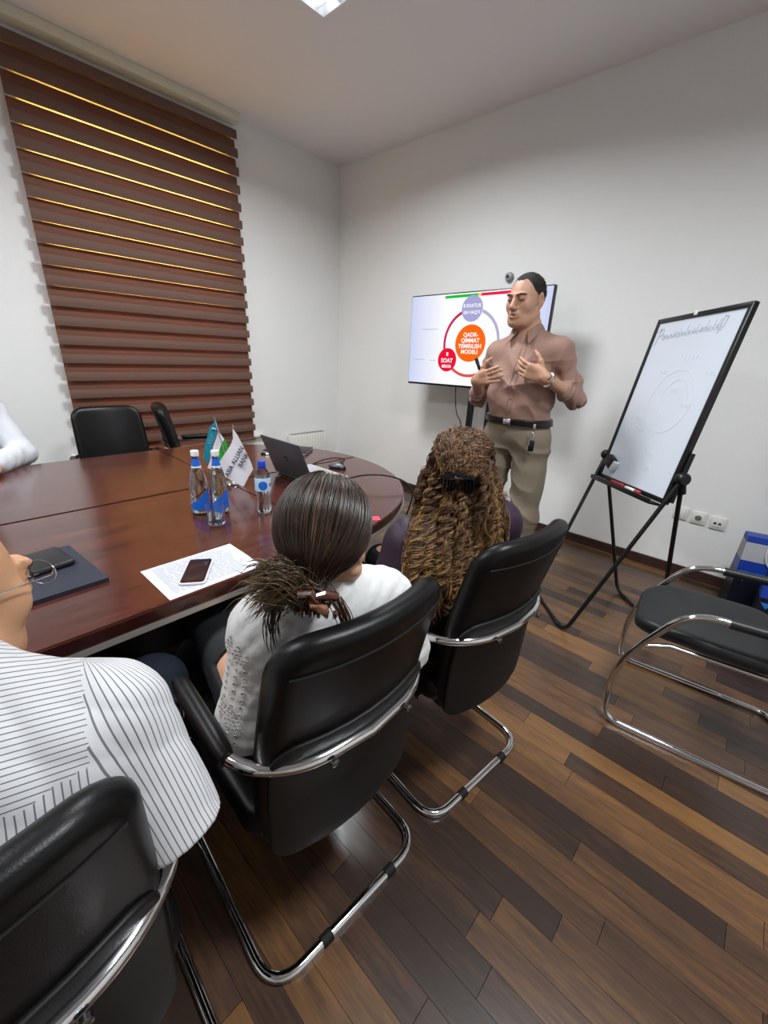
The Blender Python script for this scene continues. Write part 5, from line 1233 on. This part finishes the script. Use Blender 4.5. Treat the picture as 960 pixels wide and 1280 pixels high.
# ---- man in the striped shirt ----------------------------------------
Dq = dict(pelvis=V3(-.66, -.11, .58), neck=V3(-.665, -.075, .955), chest=V3(-.61, -.085, .80), fwd=V3(-.97, .2, 0), shL=V3(-.69, -.285, .885), shR=V3(-.595, .085, .875), elL=V3(-.78, -.36, .66), wrL=V3(-1.0, -.22, .76),
          elR=V3(-.485, .115, .68), wrR=V3(-.74, .15, .70), hipL=V3(-.72, -.21, .55), knL=V3(-1.12, -.22, .57), anL=V3(-1.10, -.22, .09), hipR=V3(-.72, -.01, .55), knR=V3(-1.06, .25, .495), anR=V3(-1.12, .27, .09))
base = (-.66, -.11, 0); hcD = V3(-.757, -.054, 1.062); fD = un([-.58, .79, -.2])
B_ = SDF(); torso(B_, Dq, -.006, 1.0, 1.05)
for s in 'LR': leg(B_, Dq['hip'+s], Dq['kn'+s], Dq['an'+s]); foot(B_, Dq['an'+s], (-1, .1)); arm(B_, Dq['sh'+s], Dq['sh'+s]*.2+Dq['el'+s]*.8, Dq['wr'+s], (.048, .036, .036, .029))
B_.chain([Dq['neck']+V3(.01, 0, -.04), hcD+V3(.03, -.02, -.05)], [.068, .062], .03); PD, RD = head(B_, hcD, fD, s=1.04)
hand(B_, Dq['wrL'], V3(-.9, .3, 0), V3(0, .2, 1), V3(.2, .9, -.3), 1.0, (.5, .5, .55, .6)); hand(B_, Dq['wrR'], V3(-1, .0, -.1), V3(0, -.3, 1), V3(0, -.8, -.4), 1.0, (.5, .5, .55, .6))
pD = person(B_, .0055, base, 'skinD', 'man in a white striped shirt and rimless glasses at the left edge, seen from behind')
o3 = pD.location.copy(); face_parts(pD, PD, RD, o3, 1.04)
H_ = SDF(); r2, f2, u2 = RD; H_.ell(PD(0, -.022, .034), (.081*1.04, .100*1.04, .095*1.04), RD, 0)
def hair2(X, Y, Z):
    dx, dy, dz = X-hcD[0], Y-hcD[1], Z-hcD[2]; ly = dx*f2[0]+dy*f2[1]+dz*f2[2]; lz = dx*u2[0]+dy*u2[1]+dz*u2[2]
    return (np.where(ly > .02, .075+(ly-.02)*.2, np.where(ly > -.04, .02, -.05))-lz)*.7
finish(pD, H_.mesh('hair', .005, clip=hair2), 'hair', 'hairA')
C_ = SDF(); torso(C_, Dq, .020, 1.06, 1.12)
for s in 'LR': arm(C_, Dq['sh'+s], Dq['el'+s], Dq['wr'+s], (.058, .056, .056, .05), g=.010, upto=1.0)
C_.cap(Dq['neck']+V3(0, 0, -.01), Dq['neck']+V3(-.012, .0, .02), .074, .070, .02)
def hemclip(X, Y, Z):
    a = Dq['shR']; L_ = np.linalg.norm(Dq['elR']-a); d = (Dq['elR']-a)/L_; px, py, pz = X-a[0], Y-a[1], Z-a[2]; t = px*d[0]+py*d[1]+pz*d[2]
    rr = np.sqrt((px-t*d[0])**2+(py-t*d[1])**2+(pz-t*d[2])**2); return np.where(rr < .10, t-.93*L_, -1)
me = C_.mesh('shirt', .005, disp=folds(.0045, 60, 13), clip=lambda X, Y, Z: np.maximum(.52-Z, hemclip(X, Y, Z)))
# stripe coordinate per face corner: sleeve, yoke, back
nf = len(me.polygons); ctr = np.empty(nf*3, np.float32); me.polygons.foreach_get('center', ctr); ctr = ctr.reshape(-1, 3)
vco = np.empty(len(me.vertices)*3, np.float32); me.vertices.foreach_get('co', vco); vco = vco.reshape(-1, 3); li = np.empty(nf*4, np.int32); me.loops.foreach_get('vertex_index', li)
lat = un(Dq['shR']-Dq['shL']); upD = un(Dq['neck']-Dq['pelvis']); bkD = np.cross(upD, lat); bkD = bkD if bkD@V3(1, 0, 0) > 0 else -bkD
mid = (Dq['shR']+Dq['shL'])/2; rel = ctr-mid; xl = rel@lat; xu = rel@upD; xb = rel@bkD
sleeve = (xl > .165) | (xl < -.165); yoke = ~sleeve & ((xu > .034) | (xb < 0.0))
vr = vco-mid; axs_ = un(Dq['elR']-Dq['shR'])
def lay(v, m_): return v[li].reshape(-1, 4)
u_back = vr@lat; u_yoke = vr@upD*.8-vr@bkD*.75; va = vco-Dq['shR']; va = va-(va@axs_)[:, None]*axs_; e1 = un(V3(0, 0, 1)-axs_*axs_[2]); e1 = un(e1-.6*np.cross(axs_, e1)); e2 = np.cross(axs_, e1); u_slv = np.arctan2(va@e2, va@e1)*.066
U = np.where(sleeve[:, None], lay(u_slv, 0), np.where(yoke[:, None], lay(u_yoke, 0), lay(u_back, 0)))
uv = me.uv_layers.new(name='stripe'); arr = np.zeros((nf*4, 2), np.float32); arr[:, 0] = U.ravel(); uv.data.foreach_set('uv', arr.ravel())
m_, nt_, b_ = new_mat('striped_shirt'); uvn = N(nt_, 'ShaderNodeUVMap', uv_map='stripe'); sp_ = N(nt_, 'ShaderNodeSeparateXYZ'); nt_.links.new(uvn.outputs[0], sp_.inputs[0])
mu_ = N(nt_, 'ShaderNodeMath', operation='MULTIPLY'); mu_.inputs[1].default_value = 1/.0080; nt_.links.new(sp_.outputs[0], mu_.inputs[0]); fr2 = N(nt_, 'ShaderNodeMath', operation='FRACT'); nt_.links.new(mu_.outputs[0], fr2.inputs[0])
lt_ = N(nt_, 'ShaderNodeMath', operation='LESS_THAN'); lt_.inputs[1].default_value = .20; nt_.links.new(fr2.outputs[0], lt_.inputs[0])
mx_ = N(nt_, 'ShaderNodeMixRGB'); mx_.inputs[1].default_value = (*srgb('#c9c9cb'), 1); mx_.inputs[2].default_value = (*srgb('#6b6c73'), 1); nt_.links.new(lt_.outputs[0], mx_.inputs[0]); nt_.links.new(mx_.outputs[0], b_.inputs['Base Color']); b_.inputs['Roughness'].default_value = .75
sh_ = finish(pD, me, 'shirt', m_)
link('collar', ring_around(Vector(Dq['neck'])-o3+Vector((-.01, 0, .028)), (-.25, 0, 1), .066, .013), mat('white_collar', '#dcdcdd', .75), sh_)
D_ = SDF(); torso(D_, dict(Dq), .004, 1.06, 1.08)
for s in 'LR': leg(D_, Dq['hip'+s], Dq['kn'+s], Dq['an'+s], (.098, .076, .072, .06), .008)
finish(pD, D_.mesh('trousers', .007, disp=folds(.004, 30, 14), clip=lambda X, Y, Z: np.maximum(Z-.64, .06-Z)), 'trousers', 'navytr')
for s in 'LR':
    F_ = SDF(); foot(F_, Dq['an'+s], (-1, .1), .008); finish(pD, F_.mesh('shoe', .008, clip=lambda X, Y, Z: np.maximum(.004-Z, Z-.1)), 'shoe', 'shoe')
gl = empty('glasses', Vector(PD(0, .11, .01)), 0, 'rimless glasses worn by the man in the striped shirt', 'glasses'); g3 = gl.location.copy()
for q in (-1, 1):
    ln_ = [Vector(PD(q*(.034+.026*math.cos(a)*(1 if abs(math.cos(a)) < .8 else .97)), .118-.010*abs(.034+.026*math.cos(a))*6*.2, .004+.019*math.sin(a)))-g3 for a in np.linspace(0, 6.283, 25)[:-1]]
    n_ = len(ln_); th_ = Vector(RD[1])*.0018; mb = MB().add(ln_+[v+th_ for v in ln_], [tuple(range(n_)), tuple(reversed(range(n_, 2*n_)))]+[(i, (i+1) % n_, n_+(i+1) % n_, n_+i) for i in range(n_)]); link('lens', mb, 'lens', gl)
    link('lens_rim', MB().tube(ln_, .0007, 6, closed=True), 'steel', gl)
    link('temple', MB().tube([Vector(PD(q*.062, .112, .012))-g3, Vector(PD(q*.078, .09, .012))-g3, Vector(PD(q*.083, .0, .012))-g3, Vector(PD(q*.084, -.03, -.004))-g3], .0014, 8), 'steel', gl)
link('bridge', MB().tube([Vector(PD(-.009, .121, .010))-g3, Vector(PD(0, .126, .014))-g3, Vector(PD(.009, .121, .010))-g3], .0012, 8), 'steel', gl)

# ---- person in white at the far side -----------------------------------
Eq = dict(pelvis=V3(-3.14, .07, .58), neck=V3(-3.10, .06, 1.08), chest=V3(-3.11, .06, .88), fwd=V3(1, 0, 0), shL=V3(-3.09, .235, .995), shR=V3(-3.09, -.125, .995), elL=V3(-2.975, .298, .79), wrL=V3(-2.75, .16, .79),
          elR=V3(-2.97, -.20, .79), wrR=V3(-2.75, -.04, .79), hipL=V3(-3.08, .16, .55), knL=V3(-2.66, .17, .55), anL=V3(-2.62, .17, .09), hipR=V3(-3.08, -.02, .55), knR=V3(-2.66, -.03, .55), anR=V3(-2.62, -.03, .09))
base = (-3.14, .07, 0); hcE = V3(-3.06, .05, 1.23)
B_ = SDF(); torso(B_, Eq, -.006, 1.0, 1.0)
for s in 'LR': leg(B_, Eq['hip'+s], Eq['kn'+s], Eq['an'+s]); foot(B_, Eq['an'+s], (1, 0)); arm(B_, Eq['sh'+s], Eq['el'+s], Eq['wr'+s])
B_.chain([Eq['neck']+V3(0, 0, -.04), hcE+V3(-.02, 0, -.05)], [.062, .058], .03); PE, RE = head(B_, hcE, un([1, .5, 0]), s=1.0)
for s, y_ in (('L', -.3), ('R', .3)): hand(B_, Eq['wr'+s], V3(1, y_, .0), V3(.1, -.8 if s == 'L' else .8, .5), V3(0, 0, -1), 1.0, (.3, .3, .35, .4))
pE = person(B_, .007, base, 'skinA', 'person in a white shirt cut by the left edge across the table')
o3 = pE.location.copy(); face_parts(pE, PE, RE, o3, 1.0)
H_ = SDF(); r5, f5, u5 = RE; H_.ell(PE(0, -.022, .034), (.081, .100, .095), RE, 0)
finish(pE, H_.mesh('hair', .006, clip=lambda X, Y, Z: (np.where(((X-hcE[0])*f5[0]+(Y-hcE[1])*f5[1]) > .02, .07, -.03)-(Z-hcE[2]))*.7), 'hair', 'hairA')
C_ = SDF(); torso(C_, Eq, .018, 1.04, 1.06)
for s in 'LR': arm(C_, Eq['sh'+s], Eq['el'+s], Eq['wr'+s], (.056, .052, .05, .038), g=.010, upto=1.9)
finish(pE, C_.mesh('shirt', .007, disp=folds(.006, 40, 19), clip=lambda X, Y, Z: .54-Z), 'shirt', 'whitesh')
D_ = SDF(); torso(D_, dict(Eq), .004, 1.02, 1.02)
for s in 'LR': leg(D_, Eq['hip'+s], Eq['kn'+s], Eq['an'+s], (.092, .07, .066, .056), .008)
finish(pE, D_.mesh('trousers', .010, clip=lambda X, Y, Z: np.maximum(Z-.62, .06-Z)), 'trousers', 'blackcloth')
